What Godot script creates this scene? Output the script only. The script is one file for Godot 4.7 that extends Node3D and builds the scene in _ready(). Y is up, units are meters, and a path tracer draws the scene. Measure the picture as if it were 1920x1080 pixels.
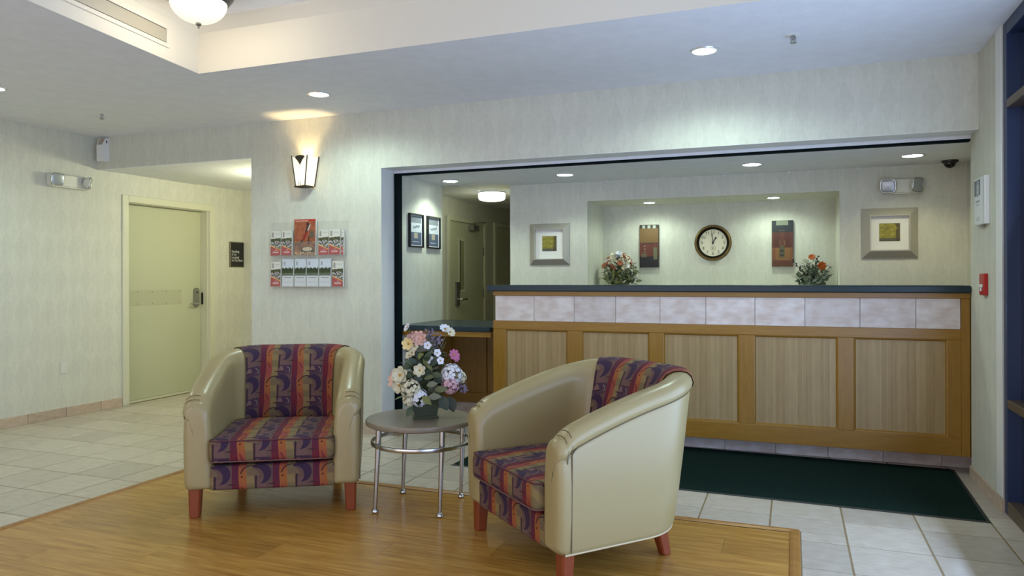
extends Node3D
# Hotel lobby: two tub chairs and a small round table in front of a reception counter.
# x runs along the counter wall to the right, y is up, the counter wall lies at z = -4.984, the camera stands at x = z = 0.

const ZF := -4.984      # face of the wall that holds the reception opening
const XL := -6.018      # left wall
const XR := 1.0155      # right wall
const HC := 2.523       # main ceiling
const HI := 2.06        # ceiling behind the counter
const ZB := -6.25       # back wall behind the counter
const ZN := -6.83       # back of the niche
const XI := -3.0        # left wall of the reception bay
const XC := -3.45       # corridor wall
const WOOD := 0.006     # top of the laminate floor

var M := {}
var rng := RandomNumberGenerator.new()
var taken := {}

# ------------------------------------------------------------------ mesh building
class MB extends RefCounted:
	var v := PackedVector3Array()
	var n := PackedVector3Array()
	var t := PackedVector2Array()
	var i := PackedInt32Array()
	func tri(a: Vector3, b: Vector3, c: Vector3, ua := Vector2.ZERO, ub := Vector2.ZERO, uc := Vector2.ZERO) -> void: # a, b, c run counter-clockwise seen from outside
		var m := (b - a).cross(c - a)
		if m.length_squared() < 1e-16: return
		m = m.normalized()
		var k := v.size()
		v.append_array([a, b, c]); n.append_array([m, m, m]); t.append_array([ua, ub, uc])
		i.append_array([k, k + 2, k + 1])
	func quad(a: Vector3, b: Vector3, c: Vector3, d: Vector3, ua := Vector2(0, 1), ub := Vector2(1, 1), uc := Vector2(1, 0), ud := Vector2(0, 0)) -> void:
		var m := (c - a).cross(d - b)
		if m.length_squared() < 1e-18: return
		m = m.normalized()
		var k := v.size()
		v.append_array([a, b, c, d]); n.append_array([m, m, m, m]); t.append_array([ua, ub, uc, ud])
		i.append_array([k, k + 2, k + 1, k, k + 3, k + 2])
	func box(c: Vector3, s: Vector3, bev := 0.0, xf := Transform3D.IDENTITY) -> void:
		var h := s * 0.5
		var b := minf(bev, minf(h.x, minf(h.y, h.z)) * 0.9)
		for ax in 3:
			for sg in [-1.0, 1.0]:
				var e := Vector3.ZERO; e[ax] = sg
				var p := Vector3.ZERO; p[(ax + 1) % 3] = 1.0
				var q := Vector3.ZERO; q[(ax + 2) % 3] = sg
				var o := c + e * h[ax]
				var pp := p * (h[(ax + 1) % 3] - b)
				var qq := q * (h[(ax + 2) % 3] - b)
				quad(xf * (o - pp - qq), xf * (o + pp - qq), xf * (o + pp + qq), xf * (o - pp + qq))
		if b > 0.0:
			for ax in 3:
				var a1 := (ax + 1) % 3
				var a2 := (ax + 2) % 3
				for s1 in [-1.0, 1.0]:
					for s2 in [-1.0, 1.0]:
						var f := func(k: float, out1: bool) -> Vector3:
							var w := Vector3.ZERO
							w[ax] = k * (h[ax] - b)
							w[a1] = s1 * (h[a1] if out1 else h[a1] - b)
							w[a2] = s2 * (h[a2] - b if out1 else h[a2])
							return xf * (c + w)
						if s1 * s2 > 0: quad(f.call(-1.0, true), f.call(1.0, true), f.call(1.0, false), f.call(-1.0, false)) if false else _face(f.call(-1.0, true), f.call(1.0, true), f.call(1.0, false), f.call(-1.0, false), xf * c)
						else: _face(f.call(-1.0, true), f.call(1.0, true), f.call(1.0, false), f.call(-1.0, false), xf * c)
			for sx in [-1.0, 1.0]:
				for sy in [-1.0, 1.0]:
					for sz in [-1.0, 1.0]:
						var s3 := Vector3(sx, sy, sz)
						var g := h - Vector3.ONE * b
						var p1 := xf * (c + s3 * Vector3(h.x, g.y, g.z))
						var p2 := xf * (c + s3 * Vector3(g.x, h.y, g.z))
						var p3 := xf * (c + s3 * Vector3(g.x, g.y, h.z))
						if (p2 - p1).cross(p3 - p1).dot(p1 - xf * c) > 0: tri(p1, p2, p3)
						else: tri(p1, p3, p2)
	func _face(a: Vector3, b: Vector3, c: Vector3, d: Vector3, inside: Vector3) -> void:
		if (c - a).cross(d - b).dot((a + c) * 0.5 - inside) > 0: quad(a, b, c, d)
		else: quad(a, d, c, b)
	func grid(rows: Array, close_v := false, uvs := [], flip := false, close_u := false) -> void: # rows of equally many points, smooth normals; close_v joins the last point of a row to the first
		var R := rows.size()
		var C: int = rows[0].size()
		var base := v.size()
		for r in R:
			for c in C:
				var r0: int = (r - 1 + R) % R if close_u else maxi(r - 1, 0)
				var r1: int = (r + 1) % R if close_u else mini(r + 1, R - 1)
				var c0: int = (c - 1 + C) % C if close_v else maxi(c - 1, 0)
				var c1: int = (c + 1) % C if close_v else mini(c + 1, C - 1)
				var du: Vector3 = rows[r1][c] - rows[r0][c]
				var dv: Vector3 = rows[r][c1] - rows[r][c0]
				var m := dv.cross(du)
				if m.length_squared() < 1e-18:
					var rr: int = r + 1 if r == 0 else r - 1
					rr = clampi(rr, 0, R - 1)
					m = (rows[rr][c1] - rows[rr][c0]).cross(du)
				m = m.normalized()
				v.append(rows[r][c]); n.append(-m if flip else m)
				t.append(uvs[r][c] if uvs.size() else Vector2(float(c) / maxi(C - 1, 1), float(r) / maxi(R - 1, 1)))
		for r in (R if close_u else R - 1):
			for c in (C if close_v else C - 1):
				var a := base + r * C + c
				var b := base + r * C + (c + 1) % C
				var e := base + ((r + 1) % R) * C + c
				var f := base + ((r + 1) % R) * C + (c + 1) % C
				if flip: i.append_array([a, b, f, a, f, e])
				else: i.append_array([a, f, b, a, e, f])
	func lathe(prof: Array, segs := 24, xf := Transform3D.IDENTITY, sharp := true) -> void: # prof: Vector2(radius, height) from bottom to top; rows are split so that edges stay crisp
		var runs := []
		if sharp:
			var cur := [prof[0]]
			for k in range(1, prof.size()):
				cur.append(prof[k])
				if k < prof.size() - 1:
					var d0: Vector2 = (prof[k] - prof[k - 1]).normalized()
					var d1: Vector2 = (prof[k + 1] - prof[k]).normalized()
					if d0.dot(d1) < 0.75:
						runs.append(cur); cur = [prof[k]]
			runs.append(cur)
		else: runs.append(prof)
		for run in runs:
			var rows := []
			for p in run:
				var row := PackedVector3Array()
				for k in segs:
					var a := TAU * k / segs
					row.append(xf * Vector3(p.x * cos(a), p.y, -p.x * sin(a)))
				rows.append(row)
			grid(rows, true, [], true)
	func tube(path: Array, rad, segs := 8, cap := true, closed := false) -> void:
		var rows := []
		var up := Vector3.UP
		var K := path.size()
		for k in K:
			var p0: Vector3 = path[(k - 1 + K) % K] if closed else path[maxi(k - 1, 0)]
			var p1: Vector3 = path[(k + 1) % K] if closed else path[mini(k + 1, K - 1)]
			var d := (p1 - p0).normalized()
			if absf(d.dot(up)) > 0.95: up = Vector3.RIGHT if absf(d.x) < 0.9 else Vector3.BACK
			var x := up.cross(d).normalized()
			var y := d.cross(x)
			up = y
			var r: float = rad[k] if rad is Array else rad
			var row := PackedVector3Array()
			for s in segs:
				var a := TAU * s / segs
				row.append(path[k] + (x * cos(a) + y * sin(a)) * r)
			rows.append(row)
		grid(rows, true, [], true, closed)
		if cap and not closed:
			for e in [0, K - 1]:
				for s in range(1, segs - 1):
					if e == 0: tri(rows[0][0], rows[0][s + 1], rows[0][s])
					else: tri(rows[e][0], rows[e][s], rows[e][s + 1])
	func prism(poly: PackedVector2Array, z0: float, z1: float, xf := Transform3D.IDENTITY) -> void: # polygon in x, y pushed out from z0 to z1
		var p := poly
		if Geometry2D.is_polygon_clockwise(p): p.reverse()
		var K := p.size()
		var lo := p[0]
		var hi := p[0]
		for q in p: lo = lo.min(q); hi = hi.max(q)
		var sz := (hi - lo).max(Vector2.ONE * 1e-6)
		var f := func(q: Vector2) -> Vector2: return Vector2((q.x - lo.x) / sz.x, 1.0 - (q.y - lo.y) / sz.y)
		var g := Geometry2D.triangulate_polygon(p)
		var mir := xf.basis.determinant() < 0
		for k in range(0, g.size(), 3):
			var a := p[g[k]]; var b := p[g[k + 1]]; var c := p[g[k + 2]]
			if (b - a).cross(c - a) < 0: var q := b; b = c; c = q
			for zz in [z1, z0]:
				var A := xf * Vector3(a.x, a.y, zz); var B := xf * Vector3(b.x, b.y, zz); var C := xf * Vector3(c.x, c.y, zz)
				if (zz == z1) != mir: tri(A, B, C, f.call(a), f.call(b), f.call(c))
				else: tri(A, C, B, f.call(a), f.call(c), f.call(b))
		for k in K:
			var a := p[k]; var b := p[(k + 1) % K]
			var q := [xf * Vector3(a.x, a.y, z0), xf * Vector3(b.x, b.y, z0), xf * Vector3(b.x, b.y, z1), xf * Vector3(a.x, a.y, z1)]
			if mir: quad(q[0], q[3], q[2], q[1])
			else: quad(q[0], q[1], q[2], q[3])
	func rbox(c: Vector3, s: Vector3, r: float, seg := 4, uvs := 0.0, crown := 0.0) -> void: # rounded cushion-like box; uvs: metres per texture repeat
		var h := s * 0.5
		for ax in 3:
			for sg in [-1.0, 1.0]:
				var a1 := (ax + 1) % 3
				var a2 := (ax + 2) % 3
				var rows := []
				var us := []
				for y in _steps(h[a2], r, seg):
					var row := PackedVector3Array()
					var ur := PackedVector2Array()
					for x in _steps(h[a1], r, seg):
						var p := Vector3.ZERO
						p[ax] = sg * h[ax]; p[a1] = x * sg; p[a2] = y
						var core := Vector3(clampf(p.x, -h.x + r, h.x - r), clampf(p.y, -h.y + r, h.y - r), clampf(p.z, -h.z + r, h.z - r))
						p = core + (p - core).normalized() * r
						if crown > 0.0: p.y += signf(p.y) * absf(p.y) / h.y * crown * (1.0 - pow(absf(p.x) / h.x, 2.0)) * (1.0 - pow(absf(p.z) / h.z, 2.0))
						row.append(c + p)
						ur.append(Vector2(p.x, -(p.y - p.z)) / uvs if uvs > 0.0 else Vector2(p[a1], p[a2]))
					rows.append(row); us.append(ur)
				grid(rows, false, us, true)
	func _steps(h: float, r: float, seg: int) -> Array:
		var o := []
		for k in seg + 1: o.append(-h + r - r * tan(PI / 4 * (1.0 - float(k) / seg)))
		for k in range(1, 4): o.append(lerpf(-h + r, h - r, k / 4.0))
		for k in seg + 1: o.append(h - r + r * tan(PI / 4 * float(k) / seg))
		return o
	func done() -> ArrayMesh:
		var a := []
		a.resize(Mesh.ARRAY_MAX)
		a[Mesh.ARRAY_VERTEX] = v; a[Mesh.ARRAY_NORMAL] = n; a[Mesh.ARRAY_TEX_UV] = t; a[Mesh.ARRAY_INDEX] = i
		var m := ArrayMesh.new()
		m.add_surface_from_arrays(Mesh.PRIMITIVE_TRIANGLES, a)
		return m

func bmesh(c: Vector3, s: Vector3, bev := 0.0) -> ArrayMesh:
	var b := MB.new(); b.box(c, s, bev); return b.done()
func bmm(lo: Vector3, hi: Vector3, bev := 0.0) -> ArrayMesh:
	return bmesh((lo + hi) * 0.5, (hi - lo).abs(), bev)

# ------------------------------------------------------------------ scene tree
func numbered(called: String, parent: Node) -> String:
	var key := str(parent.get_instance_id()) + called
	var k: int = taken.get(key, 0)
	taken[key] = k + 1
	return called if k == 0 else "%s_%03d" % [called, k]
func tag(o: Node, label: String, category := "", group := "", kind := "") -> Node:
	if label: o.set_meta("label", label)
	if category: o.set_meta("category", category)
	if group: o.set_meta("group", group)
	if kind: o.set_meta("kind", kind)
	return o
func thing(called: String, label: String, category: String, at := Vector3.ZERO, turn := 0.0, group := "") -> Node3D:
	var o := Node3D.new()
	o.name = numbered(called, self)
	add_child(o, true)
	o.position = at; o.rotation.y = turn
	tag(o, label, category, group)
	return o
func part(called: String, mesh: Mesh, mat: Material, parent: Node, at := Vector3.ZERO, kind := "") -> MeshInstance3D:
	var o := MeshInstance3D.new()
	o.mesh = mesh; o.material_override = mat
	o.name = numbered(called, parent)
	parent.add_child(o, true)
	o.position = at
	if kind: o.set_meta("kind", kind)
	return o
func struct(called: String, mesh: Mesh, mat: Material, label: String, category: String) -> MeshInstance3D:
	var o := part(called, mesh, mat, self)
	tag(o, label, category, "", "structure")
	return o
func spot(parent: Node, at: Vector3, energy: float, col: Color, angle: float, size := 0.05, dir := Vector3.DOWN) -> void:
	var l := SpotLight3D.new()
	l.name = numbered("spot_lamp", parent)
	parent.add_child(l, true)
	l.position = at
	l.basis = Basis.looking_at(dir, Vector3.FORWARD if absf(dir.y) > 0.9 else Vector3.UP)
	l.light_energy = energy; l.light_color = col; l.spot_angle = angle; l.spot_range = 14.0; l.spot_attenuation = 2.0
	l.spot_angle_attenuation = 0.6
	l.light_size = size; l.shadow_enabled = true
func omni(parent: Node, at: Vector3, energy: float, col: Color, size := 0.06) -> void:
	var l := OmniLight3D.new()
	l.name = numbered("bulb_lamp", parent)
	parent.add_child(l, true)
	l.position = at
	l.light_energy = energy; l.light_color = col; l.omni_range = 14.0; l.omni_attenuation = 2.0; l.light_size = size; l.shadow_enabled = true
func panel_light(at: Vector3, dir: Vector3, size: Vector2, energy: float, col: Color) -> void:
	var l := AreaLight3D.new()
	l.name = numbered("window_daylight", self)
	add_child(l, true)
	l.position = at
	l.basis = Basis.looking_at(dir, Vector3.UP)
	l.area_size = size; l.light_energy = energy; l.light_color = col; l.area_range = 20.0; l.area_attenuation = 2.0; l.shadow_enabled = true

# ------------------------------------------------------------------ textures
func noise(w: int, h: int, freq: float, sd: int, oct := 4, type := FastNoiseLite.TYPE_SIMPLEX_SMOOTH) -> PackedByteArray:
	var f := FastNoiseLite.new()
	f.seed = sd; f.frequency = freq; f.fractal_octaves = oct; f.noise_type = type
	var im := f.get_seamless_image(w, h)
	im.convert(Image.FORMAT_L8)
	return im.get_data()
func stretched(w: int, h: int, sx: int, freq: float, sd: int, oct := 4) -> PackedByteArray: # streaks along u
	var f := FastNoiseLite.new()
	f.seed = sd; f.frequency = freq; f.fractal_octaves = oct
	var im := f.get_seamless_image(w / sx, h)
	im.convert(Image.FORMAT_L8)
	im.resize(w, h, Image.INTERPOLATE_CUBIC)
	return im.get_data()
func image(w: int, h: int, f: Callable) -> Image:
	var d := PackedByteArray()
	d.resize(w * h * 3)
	var k := 0
	for y in h:
		for x in w:
			var c: Color = f.call(x, y)
			d[k] = clampi(int(c.r * 255.0 + 0.5), 0, 255); d[k + 1] = clampi(int(c.g * 255.0 + 0.5), 0, 255); d[k + 2] = clampi(int(c.b * 255.0 + 0.5), 0, 255)
			k += 3
	return Image.create_from_data(w, h, false, Image.FORMAT_RGB8, d)
func tex(im: Image) -> ImageTexture:
	return ImageTexture.create_from_image(im)
func turned(im: Image) -> Image:
	var o: Image = im.duplicate()
	o.rotate_90(CLOCKWISE)
	return o
func rgb(r: int, g: int, b: int) -> Color:
	return Color(r / 255.0, g / 255.0, b / 255.0)

func mat(col: Color, rough := 0.6, metal := 0.0, spec := 0.5) -> StandardMaterial3D:
	var m := StandardMaterial3D.new()
	m.albedo_color = col; m.roughness = rough; m.metallic = metal; m.metallic_specular = spec
	return m
func tmat(t: Texture2D, scale: Vector3, rough := 0.6, world := true, tint := Color.WHITE, off := Vector3.ZERO) -> StandardMaterial3D:
	var m := mat(tint, rough)
	m.albedo_texture = t
	m.uv1_triplanar = true; m.uv1_world_triplanar = world
	m.uv1_scale = scale; m.uv1_offset = off
	m.uv1_triplanar_sharpness = 8.0
	return m
func umat(t: Texture2D, rough := 0.6) -> StandardMaterial3D:
	var m := mat(Color.WHITE, rough)
	m.albedo_texture = t
	return m
func glow(col: Color, e: float) -> StandardMaterial3D:
	var m := mat(Color(0.95, 0.95, 0.93), 0.4)
	m.emission_enabled = true; m.emission = col; m.emission_energy_multiplier = e
	return m

func make_materials() -> void:
	# wallpaper: pale harlequin lozenges about 0.12 x 0.27 m
	var n1 := noise(192, 216, 0.05, 3, 3)
	var n2: PackedByteArray = turned(Image.create_from_data(216, 192, false, Image.FORMAT_L8, stretched(216, 192, 12, 0.12, 9, 3))).get_data()
	var tone := []
	rng.seed = 77
	for k in 64: tone.append(rng.randf_range(-1.0, 1.0))
	var wp := func(x: int, y: int) -> Color:
		var fx := x / 48.0; var fy := y / 108.0
		var a := floori(fx + fy + 0.5); var b := floori(fx - fy + 0.5)
		var dark := posmod(a + b, 2) == 1
		var q: float = tone[posmod(a, 4) * 8 + posmod(b, 4)]
		var k := x + y * 192
		var d := 0.986 if dark else 1.0
		d += q * 0.009 + (n1[k] - 128) / 255.0 * 0.03 + (n2[k] - 128) / 255.0 * 0.034
		return Color(0.80, 0.795, 0.735) * d
	var wpt := tex(image(192, 216, wp))
	M.wall = tmat(wpt, Vector3(1 / 0.48, 1 / 0.54, 1 / 0.48), 0.7)
	var cn := noise(256, 256, 0.25, 5, 2)
	var cn2 := noise(256, 256, 0.02, 8, 3)
	M.ceiling = tmat(tex(image(256, 256, func(x, y): return Color(0.87, 0.873, 0.88) * (1.0 + (cn[x + y * 256] - 128) / 255.0 * 0.05 + (cn2[x + y * 256] - 128) / 255.0 * 0.03))), Vector3.ONE * 1.2, 0.9)
	M.paint = mat(rgb(214, 211, 200), 0.55)
	M.cream = mat(rgb(222, 216, 200), 0.6)
	M.doorpaint = mat(rgb(188, 189, 158), 0.38)
	M.casing = mat(rgb(205, 203, 178), 0.35)
	# floor tiles
	var t1 := noise(256, 256, 0.03, 21, 4)
	var t2 := stretched(256, 256, 4, 0.08, 22, 4)
	var t3 := noise(256, 256, 0.15, 23, 3)
	var tile_t := tex(image(256, 256, func(x, y):
		var k: int = x + y * 256
		var q := (t1[k] - 128) / 255.0 * 0.12 + (t2[k] - 128) / 255.0 * 0.12 + (t3[k] - 128) / 255.0 * 0.04
		return Color(0.775, 0.74, 0.68).lerp(Color(0.70, 0.64, 0.56), clampf(0.35 - q * 3.0, 0, 1)) * (1.0 + q * 0.3)))
	M.tiles = []
	for k in 5:
		var m := tmat(tile_t, Vector3.ONE * 1.35, 0.3, true, Color(1, 1, 1) * [1.0, 0.955, 0.985, 0.925, 0.97][k], Vector3(0.31, 0.17, 0.53) * k)
		m.metallic_specular = 0.45
		M.tiles.append(m)
	M.grout = mat(rgb(132, 112, 78), 0.9)
	M.base = []
	for k in 3: M.base.append(tmat(tile_t, Vector3.ONE * 1.9, 0.4, true, Color(1.0, 0.945, 0.915) * [1.0, 0.97, 0.94][k], Vector3(0.21, 0.47, 0.13) * k))
	var st1 := noise(256, 256, 0.018, 31, 5)
	var st2 := stretched(256, 256, 3, 0.06, 32, 4)
	var stone := tex(image(256, 256, func(x, y):
		var k: int = x + y * 256
		var q := (st1[k] - 128) / 255.0 + (st2[k] - 128) / 255.0 * 0.5
		return Color(0.85, 0.81, 0.79).lerp(Color(0.77, 0.69, 0.65), clampf(0.4 + q * 1.1, 0, 1))))
	M.stone = []
	for k in 4: M.stone.append(tmat(stone, Vector3(1.5, 2.0, 1.5), 0.5, true, Color.WHITE * [1.0, 0.97, 0.94, 0.99][k], Vector3(0.37, 0.61, 0.2) * k))
	# oak laminate floor, grain along x
	var w1 := stretched(512, 256, 16, 0.09, 41, 4)
	var w2 := stretched(512, 256, 4, 0.035, 42, 3)
	var w3 := stretched(512, 256, 8, 0.25, 43, 2)
	var oak_f := func(x: int, y: int) -> Color:
		var k := x + y * 512
		var q := (w1[k] - 128) / 255.0 * 0.9 + (w2[k] - 128) / 255.0 * 0.8 + (w3[k] - 128) / 255.0 * 0.35
		return Color(0.72, 0.54, 0.255).lerp(Color(0.54, 0.36, 0.13), clampf(0.36 - q * 0.8, 0, 1))
	var oak := image(512, 256, oak_f)
	var oak_t := tex(oak)
	M.planks = []
	for k in 6:
		var m := tmat(oak_t, Vector3(0.55, 1, 2.2), 0.24, true, Color(1, 1, 1) * [1.0, 0.96, 1.03, 0.93, 0.985, 1.01][k], Vector3(0.17 * k, 0, 0.313 * k))
		M.planks.append(m)
	M.gap = mat(rgb(70, 48, 24), 0.8)
	M.trimwood = tmat(oak_t, Vector3(0.8, 1, 3.0), 0.35, true, Color(0.92, 0.88, 0.86))
	# counter oak, vertical and level grain
	var co_f := func(x: int, y: int) -> Color:
		var k := x + y * 512
		var q := (w1[k] - 128) / 255.0 * 0.6 + (w2[k] - 128) / 255.0 * 0.4 + (w3[k] - 128) / 255.0 * 0.4
		return Color(0.60, 0.44, 0.125).lerp(Color(0.49, 0.33, 0.07), clampf(0.4 - q * 0.7, 0, 1))
	var co := image(512, 256, co_f)
	M.oak_h = tmat(tex(co), Vector3(0.9, 2.6, 2.6), 0.35)
	M.oak_v = tmat(tex(turned(co)), Vector3(2.6, 0.9, 2.6), 0.35)
	# reeded counter panels: fine upright strips of mixed tone
	var pn := noise(256, 64, 0.06, 51, 3)
	var strip := []
	rng.seed = 5
	for k in 64: strip.append(rng.randf_range(-1.0, 1.0))
	var pan := image(256, 64, func(x, y):
		var a: float = strip[(x / 4) % 64] * 0.5 + strip[(x / 14 + 7) % 64] * 0.5
		var e := -0.06 if x % 4 == 0 else 0.0
		return Color(0.67, 0.575, 0.405).lerp(Color(0.58, 0.47, 0.30), clampf(0.45 + a * 0.5, 0, 1)) * (1.0 + e + (pn[x + y * 256] - 128) / 255.0 * 0.08))
	M.panel = tmat(tex(pan), Vector3(2.0, 1.2, 2.0), 0.5)
	M.slate = mat(rgb(42, 55, 60), 0.25, 0.0, 0.3)
	var ln := noise(256, 256, 0.09, 61, 4, FastNoiseLite.TYPE_CELLULAR)
	var bump := tex(Image.create_from_data(256, 256, false, Image.FORMAT_L8, ln))
	M.leather = mat(rgb(158, 142, 99), 0.32, 0.0, 0.5)
	M.leather.heightmap_enabled = false
	var nm := Image.create_from_data(256, 256, false, Image.FORMAT_L8, ln)
	nm.convert(Image.FORMAT_RGBA8)
	nm.bump_map_to_normal_map(1.2)
	M.leather.normal_enabled = true; M.leather.normal_texture = tex(nm); M.leather.normal_scale = 0.12
	M.leather.uv1_triplanar = true; M.leather.uv1_scale = Vector3.ONE * 9.0
	M.seam = mat(rgb(96, 80, 52), 0.6)
	M.welt = mat(rgb(196, 178, 140), 0.4)
	M.fabric = umat(tex(fabric_image()), 0.85)
	M.cherry = mat(rgb(128, 58, 27), 0.3)
	M.underside = mat(rgb(40, 38, 34), 0.9)
	M.tabletop = tmat(tex(image(256, 256, func(x, y): return Color(0.50, 0.455, 0.385) * (1.0 + (t3[x + y * 256] - 128) / 255.0 * 0.16 + (t1[x + y * 256] - 128) / 255.0 * 0.06))), Vector3.ONE * 3.0, 0.28)
	M.chrome = mat(rgb(190, 190, 188), 0.22, 1.0)
	M.nickel = mat(rgb(170, 168, 158), 0.34, 0.9)
	M.steel = mat(rgb(150, 150, 142), 0.3, 0.8)
	M.black = mat(rgb(18, 19, 20), 0.4)
	M.darkframe = mat(rgb(14, 24, 26), 0.75, 0.0, 0.15)
	M.navy = mat(rgb(34, 50, 84), 0.4)
	M.bronze = mat(rgb(92, 78, 64), 0.4, 0.3)
	M.white = mat(rgb(226, 226, 222), 0.4)
	M.offwhite = mat(rgb(208, 206, 192), 0.45)
	M.lens = mat(rgb(158, 163, 166), 0.25, 0.3)
	M.red = mat(rgb(176, 26, 22), 0.35)
	var mn := noise(256, 256, 0.35, 71, 3)
	M.mat = tmat(tex(image(256, 256, func(x, y): return Color(0.10, 0.155, 0.135) * (1.0 + (mn[x + y * 256] - 128) / 255.0 * 1.6))), Vector3.ONE * 1.6, 0.95)
	M.mat.metallic_specular = 0.08
	M.rubber = mat(rgb(28, 34, 32), 0.6)
	M.pewter = tmat(oak_t, Vector3(3, 3, 3), 0.36, false, rgb(200, 205, 215))
	M.pewter = mat(rgb(172, 167, 152), 0.42, 0.25)
	M.matboard = mat(rgb(226, 224, 216), 0.8)
	M.acrylic = mat(Color(0.92, 0.95, 0.94, 0.025), 0.05)
	M.acrylic.transparency = BaseMaterial3D.TRANSPARENCY_ALPHA
	M.glass = mat(Color(0.10, 0.15, 0.26, 0.62), 0.02)
	M.glass.transparency = BaseMaterial3D.TRANSPARENCY_ALPHA
	M.clearglass = mat(Color(0.8, 0.86, 0.82, 0.25), 0.03)
	M.clearglass.transparency = BaseMaterial3D.TRANSPARENCY_ALPHA
	M.can = mat(rgb(225, 225, 225), 0.25, 0.6)
	M.bulb = glow(Color(0.94, 1.0, 0.98), 14.0)
	M.bowl = glow(Color(1.0, 0.95, 0.82), 0.72)
	M.drum = glow(Color(0.96, 1.0, 0.93), 2.2)
	M.shade = glow(Color(1.0, 0.90, 0.70), 0.42)
	M.exterior = mat(rgb(70, 82, 104), 0.9)
	M.pavement = mat(rgb(120, 120, 118), 0.9)

func fabric_image() -> Image:
	var fn := noise(256, 256, 0.12, 81, 2)
	return image(256, 256, func(px, py):
		var x: float = px / 256.0
		var y: float = py / 256.0
		var s := 0.012 * sin(y * TAU)
		var c := Color(0.41, 0.29, 0.255)                                      # mauve brown ground
		var xs: float = x + s
		if xs < 0.17: c = Color(0.44, 0.05, 0.13).lerp(Color(0.36, 0.07, 0.20), 0.5 + 0.5 * sin(y * TAU))
		elif xs < 0.36: c = Color(0.66, 0.36, 0.12).lerp(Color(0.60, 0.24, 0.18), 0.5 + 0.5 * sin(y * TAU + 2.5))
		elif xs < 0.55: c = Color(0.56, 0.46, 0.26).lerp(Color(0.44, 0.38, 0.23), clampf(sin(y * TAU * 2.0) * 2.0, 0, 1) * 0.7)
		elif y > 0.68 and xs < 0.97: c = Color(0.27, 0.15, 0.25).lerp(Color(0.40, 0.26, 0.28), clampf((xs - 0.55) * 1.2, 0, 1) if y > 0.86 else 0.0)
		var v := Vector2(x, y)
		# tan dome under the arc
		if v.distance_to(Vector2(0.5, 0.32)) < 0.17 and y < 0.32 and x > 0.36: c = Color(0.47, 0.37, 0.25)
		# sail
		if x > 0.61 and x < 0.93 - 0.10 * sin((y - 0.38) * PI / 0.3) and y > 0.38 and y < 0.68: c = Color(0.45, 0.31, 0.28)
		# mast
		if absf(x - 0.585 + (y - 0.5) * 0.03) < 0.022 and y > 0.31 and y < 0.76: c = Color(0.20, 0.08, 0.13)
		# crescent
		if v.distance_to(Vector2(0.70, 0.26)) < 0.265 and v.distance_to(Vector2(0.555, 0.34)) > 0.225 and x > 0.50: c = Color(0.21, 0.10, 0.24)
		# arc
		var ad := v.distance_to(Vector2(0.50, 0.34))
		if absf(ad - 0.30) < 0.016 and y < 0.26 and x < 0.62: c = Color(0.24, 0.07, 0.10)
		# little boat
		if y > 0.72 and y < 0.86 and absf(x - 0.66) < 0.04 + (y - 0.72) * 0.35: c = Color(0.50, 0.36, 0.33)
		if absf(y - 0.885) < 0.014 and x > 0.46 and x < 0.78: c = Color(0.24, 0.08, 0.12)
		# hook
		if absf(v.distance_to(Vector2(0.84, 0.84)) - 0.09) < 0.018 and x > 0.84 and y < 0.9: c = Color(0.50, 0.40, 0.38)
		# thorn across the red stripe, dots
		if absf(y - 0.53) < 0.02 * (1.0 - absf(fposmod(x - 0.5, 1.0) - 0.5) / 0.14) : c = Color(0.26, 0.06, 0.12)
		if v.distance_to(Vector2(0.24, 0.34)) < 0.028: c = Color(0.42, 0.08, 0.06)
		if absf(x - 0.27 - (y - 0.68) * 0.4) < 0.012 + 0.02 * sin((y - 0.55) * PI / 0.25) and y > 0.58 and y < 0.78: c = Color(0.52, 0.16, 0.13)
		var gy := (c.r + c.g + c.b) / 3.0
		c = c.lerp(Color(gy, gy, gy), 0.12)
		return c * (0.84 + fn[px + py * 256] / 255.0 * 0.16))

# ------------------------------------------------------------------ build
func _ready() -> void:
	rng.seed = 2024
	var cam := Camera3D.new()
	cam.name = "camera"
	add_child(cam)
	cam.position = Vector3(0, 1.22, 0)
	cam.basis = Basis(Vector3.UP, 0.3654) * Basis(Vector3(0, 0, 1), -0.003)
	cam.projection = Camera3D.PROJECTION_FRUSTUM
	cam.near = 0.05; cam.far = 60.0
	cam.size = 2.0 * 0.05 * 540.0 / 1377.0
	cam.frustum_offset = Vector2(0, -0.05 * 19.4 / 1377.0)
	cam.current = true
	var we := WorldEnvironment.new()
	we.name = "world_environment"
	var env := Environment.new()
	env.background_mode = Environment.BG_SKY
	var sky := Sky.new()
	var sm := ProceduralSkyMaterial.new()
	sm.sky_top_color = rgb(110, 140, 190); sm.sky_horizon_color = rgb(175, 190, 210); sm.ground_bottom_color = rgb(70, 72, 76); sm.ground_horizon_color = rgb(150, 160, 172)
	sky.sky_material = sm
	env.sky = sky
	env.tonemap_mode = Environment.TONE_MAPPER_LINEAR
	env.tonemap_exposure = 1.0
	env.sdfgi_enabled = true; env.ssao_enabled = true; env.ssil_enabled = true
	we.environment = env
	add_child(we)
	# daylight that comes in through the shopfront on the right and the entrance behind the camera
	panel_light(Vector3(1.005, 1.26, -1.35), Vector3(-1, 0.24, 0), Vector2(5.6, 2.3), 20.5, Color(0.72, 0.83, 1.0))
	panel_light(Vector3(-2.4, 1.3, 2.44), Vector3(0, 0.42, -1), Vector2(5.2, 2.2), 12.5, Color(0.98, 0.95, 1.0))
	make_materials()
	build_shell()
	build_floor()
	build_ceiling_fittings()
	build_counter()
	build_hall()
	build_wall_things()
	build_reception()
	build_chairs()
	build_table()
	build_flowers()

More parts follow.
